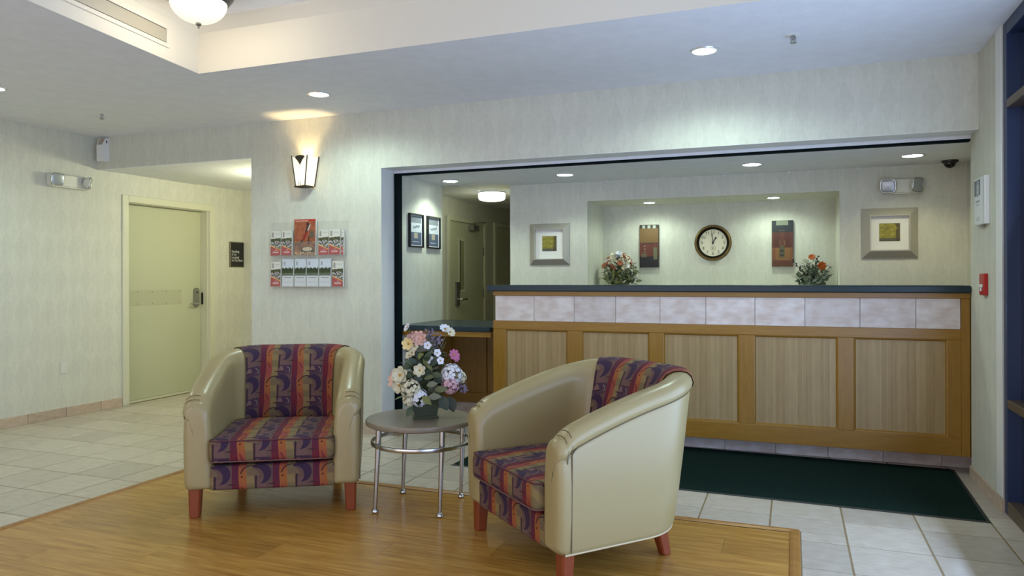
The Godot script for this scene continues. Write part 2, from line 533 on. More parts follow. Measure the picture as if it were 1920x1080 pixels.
func xy_yz() -> Transform3D: # polygon x -> world z, polygon y -> world y, extrusion -> world x
	return Transform3D(Basis(Vector3(0, 0, 1), Vector3(0, 1, 0), Vector3(1, 0, 0)), Vector3.ZERO)
func xz_plan() -> Transform3D: # polygon x -> world x, polygon y -> world z, extrusion -> world y
	return Transform3D(Basis(Vector3(1, 0, 0), Vector3(0, 0, 1), Vector3(0, 1, 0)), Vector3.ZERO)
func prism(poly: Array, z0: float, z1: float, xf := Transform3D.IDENTITY) -> ArrayMesh:
	var b := MB.new(); b.prism(PackedVector2Array(poly), z0, z1, xf); return b.done()

func tray_x(z: float) -> float: # the left side of the ceiling tray runs slightly askew
	return -3.53 + 0.151 * (z + 3.655)

func build_shell() -> void:
	# counter wall: pier between the hall and the reception opening, header above both
	struct("wall_front", prism([Vector2(XL - 0.2, 2.234), Vector2(-4.25, 2.234), Vector2(-4.25, -0.05), Vector2(XI, -0.05), Vector2(XI, 2.082), Vector2(XR, 2.082), Vector2(XR, HC + 0.1), Vector2(XL - 0.2, HC + 0.1)], ZF - 0.2, ZF), M.wall, "cream lozenge wallpapered wall around the reception opening", "wall")
	struct("wall_left", prism([Vector2(2.6, -0.05), Vector2(2.6, HC + 0.1), Vector2(ZF, HC + 0.1), Vector2(-7.1, HC + 0.1), Vector2(-7.1, -0.05), Vector2(-6.37, -0.05), Vector2(-6.37, 1.975), Vector2(-5.29, 1.975), Vector2(-5.29, -0.05)], XL - 0.2, XL, xy_yz()), M.wall, "long pale wallpapered wall on the left with a door in it", "wall")
	struct("wall_right", bmm(Vector3(XR, -0.05, -5.19), Vector3(XR + 0.2, HC + 0.1, -4.462)), M.wall, "narrow wallpapered pier between counter and shopfront window", "wall")
	struct("wall_rear", bmm(Vector3(XL - 0.2, -0.05, 2.5), Vector3(1.3, HC + 0.1, 2.7)), M.paint, "plain painted wall behind the seating area", "wall")
	# white corner bead at the end of the right wall
	struct("trim_1", bmm(Vector3(XR - 0.006, 0.07, -4.575), Vector3(XR, HC, -4.462), 0.002), M.white, "white end trim where the right wall meets the shopfront", "trim")
	# main ceiling with the raised tray
	var z1 := 1.2
	var x1 := 0.35
	var A := Vector2(tray_x(-3.655), -3.655)
	var B := Vector2(x1, -3.655)
	var C := Vector2(x1, z1)
	var D := Vector2(tray_x(z1), z1)
	var o := [Vector2(XL - 0.1, ZF - 0.1), Vector2(XR + 0.25, ZF - 0.1), Vector2(XR + 0.25, 2.6), Vector2(XL - 0.1, 2.6)]
	var b := MB.new()
	struct("ceiling", prism([o[0], o[1], B, A], HC, HC + 0.1, xz_plan()), M.ceiling, "white textured ceiling strip in front of the counter wall", "ceiling")
	struct("ceiling_001", prism([o[1], o[2], C, B], HC, HC + 0.1, xz_plan()), M.ceiling, "white textured ceiling strip along the shopfront", "ceiling")
	struct("ceiling_002", prism([o[2], o[3], D, C], HC, HC + 0.1, xz_plan()), M.ceiling, "white textured ceiling strip behind the camera", "ceiling")
	struct("ceiling_003", prism([o[3], o[0], A, D], HC, HC + 0.1, xz_plan()), M.ceiling, "white textured ceiling strip along the left wall", "ceiling")
	# tray sides
	var ring := [A, B, C, D]
	for k in 4:
		var p: Vector2 = ring[k]
		var q: Vector2 = ring[(k + 1) % 4]
		var nn := Vector2(q.y - p.y, -(q.x - p.x)).normalized() * 0.1
		b = MB.new()
		var inset := nn * -0.02
		var e := (q - p).normalized() * 0.002
		b.prism(PackedVector2Array([p + inset + e, q + inset - e, q + nn * 0.1, p + nn * 0.1]), HC + 0.0005, 2.843, xz_plan())
		struct("trim_%d" % (k + 2), b.done(), M.cream, "cream upright side of the raised ceiling tray, " + ["along the counter wall", "towards the shopfront", "behind the camera", "on the left with the air diffuser"][k], "trim")
	var tray := struct("ceiling_004", prism([A + Vector2(-0.1, -0.1), B + Vector2(0.1, -0.1), C + Vector2(0.1, 0.1), D + Vector2(-0.1, 0.1)], 2.845, 2.95, xz_plan()), M.ceiling, "raised middle of the ceiling inside the tray", "ceiling")
	# crown moulding round the tray
	for k in 4:
		b = MB.new()
		var rows := []
		for s in [Vector2(0.0, 2.775), Vector2(0.008, 2.782), Vector2(0.012, 2.792), Vector2(0.03, 2.812), Vector2(0.052, 2.826), Vector2(0.058, 2.836), Vector2(0.066, 2.8455)]:
			var row := PackedVector3Array()
			for e in [ring[k], ring[(k + 1) % 4]]:
				var cx := (A.x + C.x) * 0.5; var cz := (A.y + C.y) * 0.5
				var w: Vector2 = e + Vector2(signf(cx - e.x), signf(cz - e.y)) * s.x
				row.append(Vector3(w.x, s.y, w.y))
			rows.append(row)
		b.grid(rows, false, [], true)
		part("crown_moulding", b.done(), M.cream, tray)
	# hall soffit and ceiling, hall end wall, hall right wall
	struct("ceiling_005", bmm(Vector3(XL - 0.1, 2.234, -6.17), Vector3(-4.2, 2.4, ZF - 0.19)), M.ceiling, "white lowered soffit over the side hall", "ceiling")
	part("soffit_lining", bmm(Vector3(XL, 2.2305, ZF - 0.2), Vector3(-4.251, 2.2338, ZF - 0.001)), M.ceiling, get_node("ceiling_005"))
	struct("trim_6", bmm(Vector3(XI + 0.0005, 0.0, ZF - 0.184), Vector3(XI + 0.0035, 2.0785, ZF - 0.001)), M.white, "white painted left side of the reception opening", "trim")
	struct("trim_7", bmm(Vector3(XI + 0.0005, 2.0788, ZF - 0.184), Vector3(XR - 0.001, 2.0818, ZF - 0.001)), M.white, "white painted underside of the reception opening", "trim")
	struct("ceiling_006", bmm(Vector3(XL - 0.1, 2.242, -7.2), Vector3(-4.2, 2.4, -6.171)), M.ceiling, "white ceiling at the far end of the side hall", "ceiling")
	struct("wall_hall", bmm(Vector3(XL - 0.1, -0.05, -7.1), Vector3(-4.2, 2.4, -6.92)), M.wall, "wallpapered end wall of the side hall", "wall")
	struct("wall_side", bmm(Vector3(-4.25, -0.05, -6.93), Vector3(-4.1, 2.4, ZF - 0.19)), M.wall, "wallpapered right side of the side hall", "wall")
	# reception bay
	struct("wall_bay", prism([Vector2(XI - 0.6, ZF - 0.2), Vector2(XI, ZF - 0.2), Vector2(XI, -6.057), Vector2(XC, -6.057), Vector2(XC, -7.1), Vector2(XC, -9.6), Vector2(XC - 0.15, -9.6), Vector2(XC - 0.15, -6.0)], -0.05, 2.3, xz_plan()), M.wall, "wallpapered left side of the reception bay and its corridor", "wall")
	b = MB.new()
	var niche := PackedVector2Array([Vector2(-2.408, -0.05), Vector2(1.2, -0.05), Vector2(1.2, 2.3), Vector2(-2.408, 2.3), Vector2(-2.408, 1.0), Vector2(-1.682, 1.0), Vector2(-1.682, 1.888), Vector2(0.34, 1.888), Vector2(0.34, 1.085), Vector2(-1.682, 1.085), Vector2(-1.682, 0.99), Vector2(-2.408, 0.99)])
	# four pieces round the niche and the niche's own shell
	for r in [[-2.408, -0.05, 1.2, 1.085], [-2.408, 1.085, -1.682, 1.888], [0.34, 1.085, 1.2, 1.888], [-2.408, 1.888, 1.2, 2.3]]:
		b.box(Vector3((r[0] + r[2]) * 0.5, (r[1] + r[3]) * 0.5, (ZB + ZN) * 0.5), Vector3(r[2] - r[0], r[3] - r[1], ZB - ZN))
	b.box(Vector3(-0.6, 1.1, ZN - 0.05), Vector3(3.62, 2.4, 0.1))
	struct("wall_back", b.done(), M.wall, "wallpapered wall behind the counter with a wide lit niche", "wall")
	var low := struct("ceiling_007", bmm(Vector3(-2.42, HI, -6.3), Vector3(1.3, 2.3, ZF - 0.199)), M.ceiling, "white low ceiling above the reception desk", "ceiling")
	struct("ceiling_008", bmm(Vector3(XI - 0.1, HI, -6.058), Vector3(-2.42, 2.3, ZF - 0.199)), M.ceiling, "white low ceiling left of the reception desk", "ceiling")
	struct("wall_inner", bmm(Vector3(1.2, -0.05, -6.3), Vector3(1.35, 2.3, -5.19)), M.wall, "wallpapered right side of the reception bay", "wall")
	for x in [-1.505, -1.02, -0.52, -0.03, 0.475]:
		part("ceiling_clip", bmm(Vector3(x - 0.012, HI - 0.012, ZB + 0.002), Vector3(x + 0.012, HI - 0.001, ZB + 0.02), 0.002), M.white, low)
	# corridor ceiling with its panels
	var cc := struct("ceiling_009", bmm(Vector3(XC - 0.1, 2.11, -9.6), Vector3(-2.3, 2.3, -6.057)), M.paint, "panelled corridor ceiling beyond the reception bay", "ceiling")
	for k in 6:
		for j in 2:
			part("ceiling_panel", bmm(Vector3(XC + 0.008 + j * 0.53, 2.085, -6.075 - k * 0.6 - 0.585), Vector3(XC + 0.52 + j * 0.53, 2.11, -6.075 - k * 0.6), 0.004), M.ceiling, cc)
	struct("wall_corridor", bmm(Vector3(-2.408, -0.05, -9.6), Vector3(-2.3, 2.3, ZB - 0.5)), M.wall, "right side of the corridor beyond the reception bay", "wall")
	struct("wall_end", bmm(Vector3(XC - 0.15, -0.05, -9.75), Vector3(-2.3, 2.3, -9.6)), M.wall, "end wall of the corridor", "wall")
	# dark track of the roll-down grille round the opening
	var g := thing("grille_track", "thin black metal track framing the reception opening", "track")
	tag(g, "", "", "", "")
	part("side_rail", bmm(Vector3(-2.999, 0.006, -5.24), Vector3(-2.955, 2.06, -5.186), 0.002), M.darkframe, g)
	part("top_rail", bmm(Vector3(-2.999, 2.046, -5.24), Vector3(1.014, 2.081, -5.186), 0.002), M.darkframe, g)
	# baseboards of stone tile
	var bl := struct("baseboard_left", bmm(Vector3(XL - 0.004, -0.02, -5.24), Vector3(XL + 0.004, 0.08, 2.5)), M.grout, "stone tile baseboard along the left wall", "baseboard")
	var zz := -4.66
	var cuts := [-5.24]
	while zz < -0.5:
		cuts.append(-5.01 if cuts.size() == 1 else zz)
		if cuts.size() > 2 or cuts[cuts.size() - 1] == zz: zz += 0.351
	cuts.sort()
	for k in cuts.size() - 1:
		part("base_tile", bmm(Vector3(XL, 0.0, cuts[k] + 0.002), Vector3(XL + 0.012, 0.084, cuts[k + 1] - 0.002), 0.002), M.base[k % 3], bl)
	part("base_tile", bmm(Vector3(XL, 0.0, cuts[cuts.size() - 1] + 0.002), Vector3(XL + 0.012, 0.084, 2.49), 0.002), M.base[0], bl)
	var bf := struct("baseboard_front", bmm(Vector3(-4.25, -0.02, ZF - 0.004), Vector3(XI, 0.08, ZF + 0.004)), M.grout, "stone tile baseboard below the brochure rack", "baseboard")
	for k in 4:
		part("base_tile", bmm(Vector3(-4.25 + k * 0.3125 + 0.002, 0, ZF), Vector3(-4.25 + (k + 1) * 0.3125 - 0.002, 0.084, ZF + 0.012), 0.002), M.base[k % 3], bf)
	var br := struct("baseboard_right", bmm(Vector3(XR - 0.004, -0.02, -5.19), Vector3(XR + 0.05, 0.06, -4.462)), M.grout, "stone tile baseboard at the foot of the right pier", "baseboard")
	for r in [[-5.19, -4.965], [-4.965, -4.63]]:
		part("base_tile", bmm(Vector3(XR - 0.012, 0, r[0] + 0.002), Vector3(XR, 0.066, r[1] - 0.002), 0.002), M.base[0], br)
	part("base_tile", bmm(Vector3(XR - 0.012, 0, -4.628), Vector3(XR + 0.02, 0.066, -4.45), 0.002), M.base[1], br)
	var bh := struct("baseboard_hall", bmm(Vector3(XL - 0.004, -0.02, -6.92), Vector3(XL + 0.004, 0.08, -6.44)), M.grout, "stone tile baseboard beyond the hall door", "baseboard")
	part("base_tile", bmm(Vector3(XL, 0, -6.918), Vector3(XL + 0.012, 0.084, -6.45), 0.002), M.base[1], bh)
	# shopfront window on the right
	var w := thing("window_1", "tall dark blue shopfront window on the right", "window", Vector3.ZERO)
	w.set_meta("kind", "structure")
	part("window_jamb", bmm(Vector3(1.019, 0.0, -4.462), Vector3(1.115, HC, -4.40), 0.003), M.navy, w)
	part("window_head", bmm(Vector3(1.019, 2.455, -4.40), Vector3(1.115, HC, 2.5), 0.003), M.navy, w)
	part("window_sill", bmm(Vector3(1.019, 0.0, -4.40), Vector3(1.115, 0.07, 2.5), 0.003), M.bronze, w)
	for y in [2.1, 0.568]:
		part("transom", bmm(Vector3(1.019, y - 0.022, -4.40), Vector3(1.115, y + 0.022, 2.5), 0.003), M.bronze, w)
	for z in [-2.7, -1.0, 0.7, 2.45]:
		part("mullion", bmm(Vector3(1.025, 0.07, z), Vector3(1.11, 2.455, z + 0.05), 0.003), M.navy, w)
	for r in [[0.07, 0.546], [0.59, 2.078], [2.122, 2.455]]:
		for z in [[-4.40, -2.7], [-2.65, -1.0], [-0.95, 0.7], [0.75, 2.45]]:
			part("pane", bmm(Vector3(1.078, r[0], z[0]), Vector3(1.084, r[1], z[1])), M.glass, w)
	# what stands outside the shopfront
	struct("ground", bmm(Vector3(1.2, -0.2, -16.0), Vector3(14.0, -0.06, 6.0)), M.pavement, "grey pavement outside the shopfront", "pavement")
	struct("wall_outside", bmm(Vector3(1.4, -0.06, -9.0), Vector3(6.0, 4.0, -6.5)), M.exterior, "blue grey outside wall of the building beyond the shopfront", "wall")

func build_floor() -> void:
	var f := struct("floor", bmm(Vector3(XL - 0.2, -0.12, -9.7), Vector3(1.3, -0.0016, 2.7)), M.grout, "beige ceramic tile floor with tan joints", "floor")
	var S := 0.341
	var wx0 := -3.624; var wx1 := 0.028; var wz0 := -3.7817
	var cache := {}
	var rest := MB.new()
	for ix in range(-20, 6):
		for iz in range(-12, 18):
			var x0: float = 0.23 + ix * S; var x1 := x0 + S
			var z0: float = -3.655 + iz * S; var z1 := z0 + S
			x0 = maxf(x0, XL); x1 = minf(x1, XR + 0.1); z1 = minf(z1, 2.5)
			var zmin := -6.92 if x0 < -4.26 else (-6.05 if x0 < -2.2 else -5.392)
			z0 = maxf(z0, zmin)
			if x1 - x0 < 0.02 or z1 - z0 < 0.02: continue
			if x0 < -3.0 and x1 > -4.25 and z0 < ZF: # under the pier
				if x0 < -4.26 and z0 < ZF: # the strip of it that lies in the hall
					var hw: float = -4.25 - x0
					part("floor_tile", bmesh(Vector3.ZERO, Vector3(hw - 0.005, 0.008, z1 - z0 - 0.0075), 0.0012), M.tiles[rng.randi() % 5], f, Vector3(x0 + hw * 0.5, -0.004, (z0 + z1) * 0.5))
					x0 = -4.25
				if z1 <= ZF + 0.02: continue
				z0 = ZF
			# cut away what the laminate covers
			var pieces := [[x0, x1, z0, z1]]
			if x1 > wx0 and x0 < wx1 and z1 > wz0:
				pieces = []
				if z0 < wz0: pieces.append([x0, x1, z0, wz0])
				if x0 < wx0: pieces.append([x0, wx0, maxf(z0, wz0), z1])
				if x1 > wx1: pieces.append([wx1, x1, maxf(z0, wz0), z1])
			for p in pieces:
				var sx: float = p[1] - p[0]; var sz: float = p[3] - p[2]
				if sx < 0.015 or sz < 0.015: continue
				var c := Vector3((p[0] + p[1]) * 0.5, -0.004, (p[2] + p[3]) * 0.5)
				if p[2] > -1.4:
					rest.box(c, Vector3(sx - 0.0085, 0.008, sz - 0.0075), 0.0012)
					continue
				var key := "%.3f_%.3f" % [sx, sz]
				if not cache.has(key): cache[key] = bmesh(Vector3.ZERO, Vector3(sx - 0.0085, 0.008, sz - 0.0075), 0.0012)
				part("floor_tile", cache[key], M.tiles[rng.randi() % 5], f, c)
	part("floor_tile_field", rest.done(), M.tiles[0], f, Vector3.ZERO, "stuff")
	# laminate
	var g := struct("floor_001", bmm(Vector3(wx0 + 0.02, -0.1, wz0 + 0.02), Vector3(wx1 - 0.02, 0.003, 2.5)), M.gap, "honey oak laminate floor under the seating", "floor")
	var W := 0.192
	var L := 1.25
	var far := MB.new()
	var iz := 0
	var z := wz0 + 0.055
	while z < 2.45:
		var x := wx0 + 0.045 - fposmod(iz * 0.47, L)
		while x < wx1 - 0.06:
			var a := maxf(x, wx0 + 0.046); var b := minf(x + L, wx1 - 0.046)
			if b - a > 0.03:
				if z < -1.2: part("plank", bmm(Vector3(a + 0.0004, 0.0, z + 0.0004), Vector3(b - 0.0004, WOOD, z + W - 0.0004), 0.0008), M.planks[rng.randi() % 6], g)
				else: far.box(Vector3((a + b) * 0.5, 0.003, z + W * 0.5), Vector3(b - a - 0.0008, 0.006, W - 0.0008), 0.0008)
			x += L
		z += W; iz += 1
	part("plank_field", far.done(), M.planks[0], g, Vector3.ZERO, "stuff")
	part("border_strip", strip_mesh(Vector3(wx0, 0, wz0), Vector3(wx0, 0, 2.5), Vector3(1, 0, 0)), M.trimwood, g)
	part("border_strip", strip_mesh(Vector3(wx1, 0, wz0), Vector3(wx0, 0, wz0), Vector3(0, 0, 1)), M.trimwood, g)
	part("border_strip", strip_mesh(Vector3(wx1, 0, 2.5), Vector3(wx1, 0, wz0), Vector3(-1, 0, 0)), M.trimwood, g)

func strip_mesh(a: Vector3, b: Vector3, inw: Vector3) -> ArrayMesh:
	var rows := []
	var d := (b - a).normalized()
	for s in [[0.0, 0.0], [0.003, 0.007], [0.012, 0.012], [0.03, 0.0125], [0.042, 0.010], [0.048, 0.006]]:
		var row := PackedVector3Array()
		row.append(a + inw * s[0] + d * s[0] + Vector3.UP * s[1])
		row.append(b + inw * s[0] - d * s[0] + Vector3.UP * s[1])
		rows.append(row)
	var m := MB.new()
	var flat := []
	for k in rows.size() - 1: m.grid([rows[k], rows[k + 1]], false, [], true)
	return m.done()

# ------------------------------------------------------------------ ceiling fittings
func downlight(at: Vector3, label: String, energy: float, col: Color, r := 0.08, group := "recessed downlights", angle := 82.0) -> void:
	var t := thing("recessed_downlight", label, "ceiling light", at, 0.0, group)
	var b := MB.new()
	b.lathe([Vector2(r * 0.80, -0.002), Vector2(r * 0.84, -0.007), Vector2(r, -0.006), Vector2(r * 1.04, -0.001), Vector2(r * 1.04, 0.0)], 28)
	part("trim_ring", b.done(), M.can, t)
	b = MB.new()
	b.lathe([Vector2(0.0005, -0.0105), Vector2(r * 0.45, -0.0098), Vector2(r * 0.72, -0.007), Vector2(r * 0.80, -0.0035)], 28)
	part("lens", b.done(), M.bulb, t)
	spot(t, Vector3(0, -0.03, 0), energy, col, angle, 0.06)

func sprinkler(at: Vector3, label: String) -> void:
	var t := thing("sprinkler_head", label, "sprinkler", at)
	var b := MB.new()
	b.lathe([Vector2(0.0005, -0.004), Vector2(0.028, -0.004), Vector2(0.036, -0.001), Vector2(0.036, 0.0)], 18)
	part("escutcheon", b.done(), M.white, t)
	b = MB.new()
	b.lathe([Vector2(0.006, -0.03), Vector2(0.009, -0.018), Vector2(0.009, -0.004)], 10)
	b.tube([Vector3(-0.012, -0.012, 0), Vector3(-0.013, -0.03, 0), Vector3(-0.003, -0.042, 0)], 0.0022, 6)
	b.tube([Vector3(0.012, -0.012, 0), Vector3(0.013, -0.03, 0), Vector3(0.003, -0.042, 0)], 0.0022, 6)
	part("sprinkler_frame", b.done(), M.steel, t)
	b = MB.new()
	b.lathe([Vector2(0.0005, -0.046), Vector2(0.018, -0.046), Vector2(0.018, -0.043), Vector2(0.0005, -0.042)], 12)
	part("deflector", b.done(), M.steel, t)

func build_ceiling_fittings() -> void:
	var cool := Color(0.88, 1.0, 0.97)
	downlight(Vector3(-3.127, HC, -4.364), "recessed ceiling downlight in front of the brochure rack, above the wall sconce", 0.95, cool)
	downlight(Vector3(-0.473, HC, -4.342), "recessed ceiling downlight nearest the right, in front of the reception opening", 0.95, cool)
	downlight(Vector3(-5.08, HC, -3.408), "recessed ceiling downlight at the left edge, near the left wall", 0.95, cool)
	downlight(Vector3(-5.0, HC, -0.9), "recessed ceiling downlight beside the left wall, middle one of the row", 0.95, cool)
	downlight(Vector3(-5.0, HC, 1.5), "recessed ceiling downlight beside the left wall, nearest the rear wall", 0.95, cool)
	sprinkler(Vector3(-5.078, HC, -4.248), "small sprinkler head in the ceiling above the hall entrance")
	sprinkler(Vector3(0.005, HC, -4.232), "small sprinkler head in the ceiling near the right shopfront")
	for p in [[Vector3(-3.09, 2.845, -3.2), "frosted bowl ceiling light with dark rim in the tray corner"], [Vector3(-0.5, 2.845, -1.0), "frosted bowl ceiling light with dark rim near the camera"], [Vector3(-2.7, 2.845, -0.4), "frosted bowl ceiling light with dark rim in the middle of the tray"]]:
		var t := thing("bowl_light", p[1], "ceiling light", p[0])
		var b := MB.new()
		b.lathe([Vector2(0.168, 0.0), Vector2(0.170, -0.022), Vector2(0.184, -0.036), Vector2(0.187, -0.044), Vector2(0.182, -0.054), Vector2(0.160, -0.084), Vector2(0.154, -0.090), Vector2(0.146, -0.086)], 40, Transform3D.IDENTITY, false)
		part("rim", b.done(), mat(rgb(70, 76, 80), 0.35, 0.7), t)
		b = MB.new()
		var pr := []
		for k in 11:
			var a := PI / 2 * k / 10.0
			pr.append(Vector2(maxf(0.151 * sin(a), 0.001), -0.086 - 0.115 * cos(a)))
		b.lathe(pr, 40, Transform3D.IDENTITY, false)
		part("glass_bowl", b.done(), M.bowl, t)
		b = MB.new()
		b.lathe([Vector2(0.0005, -0.232), Vector2(0.006, -0.228), Vector2(0.005, -0.219), Vector2(0.012, -0.216), Vector2(0.017, -0.208), Vector2(0.014, -0.2), Vector2(0.004, -0.199)], 16)
		part("finial", b.done(), M.nickel, t)
		omni(t, Vector3(0, -0.12, 0), 0.24, Color(1.0, 0.95, 0.85), 0.1)
	# long diffuser in the left side of the tray
	var dirv := Vector3(0.151, 0, 1).normalized()
	var inn := Vector3(1, 0, -0.151).normalized()
	var o := Vector3(tray_x(-3.36), 2.669, -3.36) + inn * 0.0025
	var t := thing("air_diffuser", "long slotted air diffuser in the left side of the tray", "vent", o)
	t.basis = Basis(dirv, Vector3.UP, dirv.cross(Vector3.UP))
	if t.basis.z.dot(inn) < 0: t.basis = Basis(-dirv, Vector3.UP, (-dirv).cross(Vector3.UP))
	var sgn := 1.0 if t.basis.x.dot(dirv) > 0 else -1.0
	var LN := 1.9
	var fx := func(a: float, b2: float, y0: float, y1: float, z0: float, z1: float) -> ArrayMesh:
		return bmm(Vector3(sgn * a, y0, z0), Vector3(sgn * b2, y1, z1), 0.001)
	part("flange", fx.call(-0.015, LN, 0.038, 0.07, 0.0, 0.006), M.cream, t)
	part("flange", fx.call(-0.015, LN, -0.07, -0.046, 0.0, 0.006), M.cream, t)
	part("flange", fx.call(-0.015, 0.012, -0.046, 0.038, 0.0, 0.006), M.cream, t)
	part("slot_backing", fx.call(0.012, LN, -0.046, 0.038, 0.0005, 0.0015), mat(rgb(60, 58, 50), 0.8), t)
	part("blade", fx.call(0.014, LN, -0.042, 0.034, 0.002, 0.004), mat(rgb(172, 166, 148), 0.5), t)

# ------------------------------------------------------------------ counter
func build_counter() -> void:
	var t := thing("reception_counter", "long oak reception counter with reeded panels, a stone tile band and dark green top", "counter")
	part("body", bmm(Vector3(-2.13, 0.11, -5.55), Vector3(1.19, 1.118, -5.215)), M.oak_v, t)
	part("countertop", bmm(Vector3(-2.185, 1.118, -5.62), Vector3(1.012, 1.163, -5.165), 0.006), M.slate, t)
	part("rail", bmm(Vector3(-2.144, 1.083, -5.216), Vector3(1.012, 1.1175, -5.194), 0.002), M.oak_h, t)
	part("rail", bmm(Vector3(-2.144, 0.829, -5.216), Vector3(0.963, 0.893, -5.196), 0.002), M.oak_h, t)
	part("rail", bmm(Vector3(-2.144, 0.112, -5.216), Vector3(0.963, 0.228, -5.196), 0.002), M.oak_h, t)
	part("end_post", bmm(Vector3(0.9635, 0.112, -5.217), Vector3(1.012, 1.0825, -5.196), 0.002), M.oak_v, t)
	var st := [[-2.144, -2.046], [-1.552, -1.446], [-0.949, -0.853], [-0.344, -0.246], [0.270, 0.364], [0.891, 0.963]]
	for s in st: part("stile", bmm(Vector3(s[0], 0.2285, -5.2165), Vector3(s[1], 0.8285, -5.197), 0.002), M.oak_v, t)
	for k in 5:
		part("reeded_panel", bmm(Vector3(st[k][1] + 0.001, 0.229, -5.216), Vector3(st[k + 1][0] - 0.001, 0.828, -5.211)), M.panel, t)
		var b := MB.new()
		var x0: float = st[k][1]; var x1: float = st[k + 1][0]
		var y0 := 0.2285; var y1 := 0.8285
		var q := [[0.0, -5.1985], [0.005, -5.2], [0.011, -5.2085], [0.012, -5.211]]
		for j in 3:
			var a: float = q[j][0]; var za: float = q[j][1]; var c: float = q[j + 1][0]; var zc: float = q[j + 1][1]
			var P := [Vector3(x0 + a, y0 + a, za), Vector3(x1 - a, y0 + a, za), Vector3(x1 - a, y1 - a, za), Vector3(x0 + a, y1 - a, za)]
			var Q := [Vector3(x0 + c, y0 + c, zc), Vector3(x1 - c, y0 + c, zc), Vector3(x1 - c, y1 - c, zc), Vector3(x0 + c, y1 - c, zc)]
			for e in 4: b.quad(P[e], P[(e + 1) % 4], Q[(e + 1) % 4], Q[e])
		part("panel_bead", b.done(), M.oak_h, t)
	var jx := [-2.128, -1.813, -1.502, -1.192, -0.875, -0.561, -0.24, 0.073, 0.401, 0.719, 0.962]
	for k in 10: part("band_tile", bmm(Vector3(jx[k] + 0.0012, 0.8935, -5.2165), Vector3(jx[k + 1] - 0.0012, 1.0825, -5.2), 0.0015), M.stone[(k * 3 + k / 4) % 4], t)
	var kx := [-2.12, -1.8, -1.462, -1.126, -0.79, -0.454, -0.116, 0.218, 0.552, 0.89, 1.19]
	for k in 10: part("kick_tile", bmm(Vector3(kx[k] + 0.0012, 0.0, -5.405), Vector3(kx[k + 1] - 0.0012, 0.111, -5.393), 0.001), M.stone[(k * 5 + 1) % 4], t)
	part("plinth", bmm(Vector3(-2.12, 0.0, -5.54), Vector3(1.19, 0.1095, -5.4052)), M.grout, t)
	# lower desk to the left
	var d := thing("low_desk", "lower oak desk with dark green top left of the tall counter", "desk")
	part("desktop", bmm(Vector3(-2.996, 0.798, -6.05), Vector3(-2.19, 0.838, -5.245), 0.005), M.slate, d)
	part("apron", bmm(Vector3(-2.996, 0.755, -5.285), Vector3(-2.19, 0.7975, -5.262), 0.002), M.oak_h, d)
	part("back_panel", bmm(Vector3(-2.996, 0.11, -6.04), Vector3(-2.19, 0.7975, -5.99)), M.oak_v, d)
	for r in [[-2.996, -2.87], [-2.62, -2.53], [-2.29, -2.19]]: part("stile", bmm(Vector3(r[0], 0.2, -5.99), Vector3(r[1], 0.79, -5.972), 0.002), M.oak_v, d)
	part("rail", bmm(Vector3(-2.996, 0.112, -5.99), Vector3(-2.19, 0.1995, -5.972), 0.002), M.oak_h, d)
	part("kick_tile", bmm(Vector3(-2.996, 0.0, -6.03), Vector3(-2.6, 0.1095, -6.0), 0.001), M.stone[1], d)
	part("kick_tile", bmm(Vector3(-2.597, 0.0, -6.03), Vector3(-2.19, 0.1095, -6.0), 0.001), M.stone[2], d)
	# floor mat in front of the counter
	var m := thing("floor_mat", "long dark green entrance mat with thin rubber border before the counter", "mat", Vector3(-0.57, 0.0, -4.815), -0.030)
	var mh := Vector2(1.5, 0.545)
	var b := MB.new()
	var h2 := mh - Vector2(0.02, 0.02)
	b.box(Vector3(0, 0.0042, 0), Vector3(h2.x * 2, 0.0084, h2.y * 2), 0.002)
	part("pile", b.done(), M.mat, m)
	b = MB.new()
	var P := [Vector3(-mh.x, 0.0005, mh.y), Vector3(mh.x, 0.0005, mh.y), Vector3(mh.x, 0.0005, -mh.y), Vector3(-mh.x, 0.0005, -mh.y)]
	var Q := [Vector3(-h2.x, 0.005, h2.y), Vector3(h2.x, 0.005, h2.y), Vector3(h2.x, 0.005, -h2.y), Vector3(-h2.x, 0.005, -h2.y)]
	for e in 4: b.quad(P[e], P[(e + 1) % 4], Q[(e + 1) % 4], Q[e])
	part("rubber_border", b.done(), M.rubber, m)

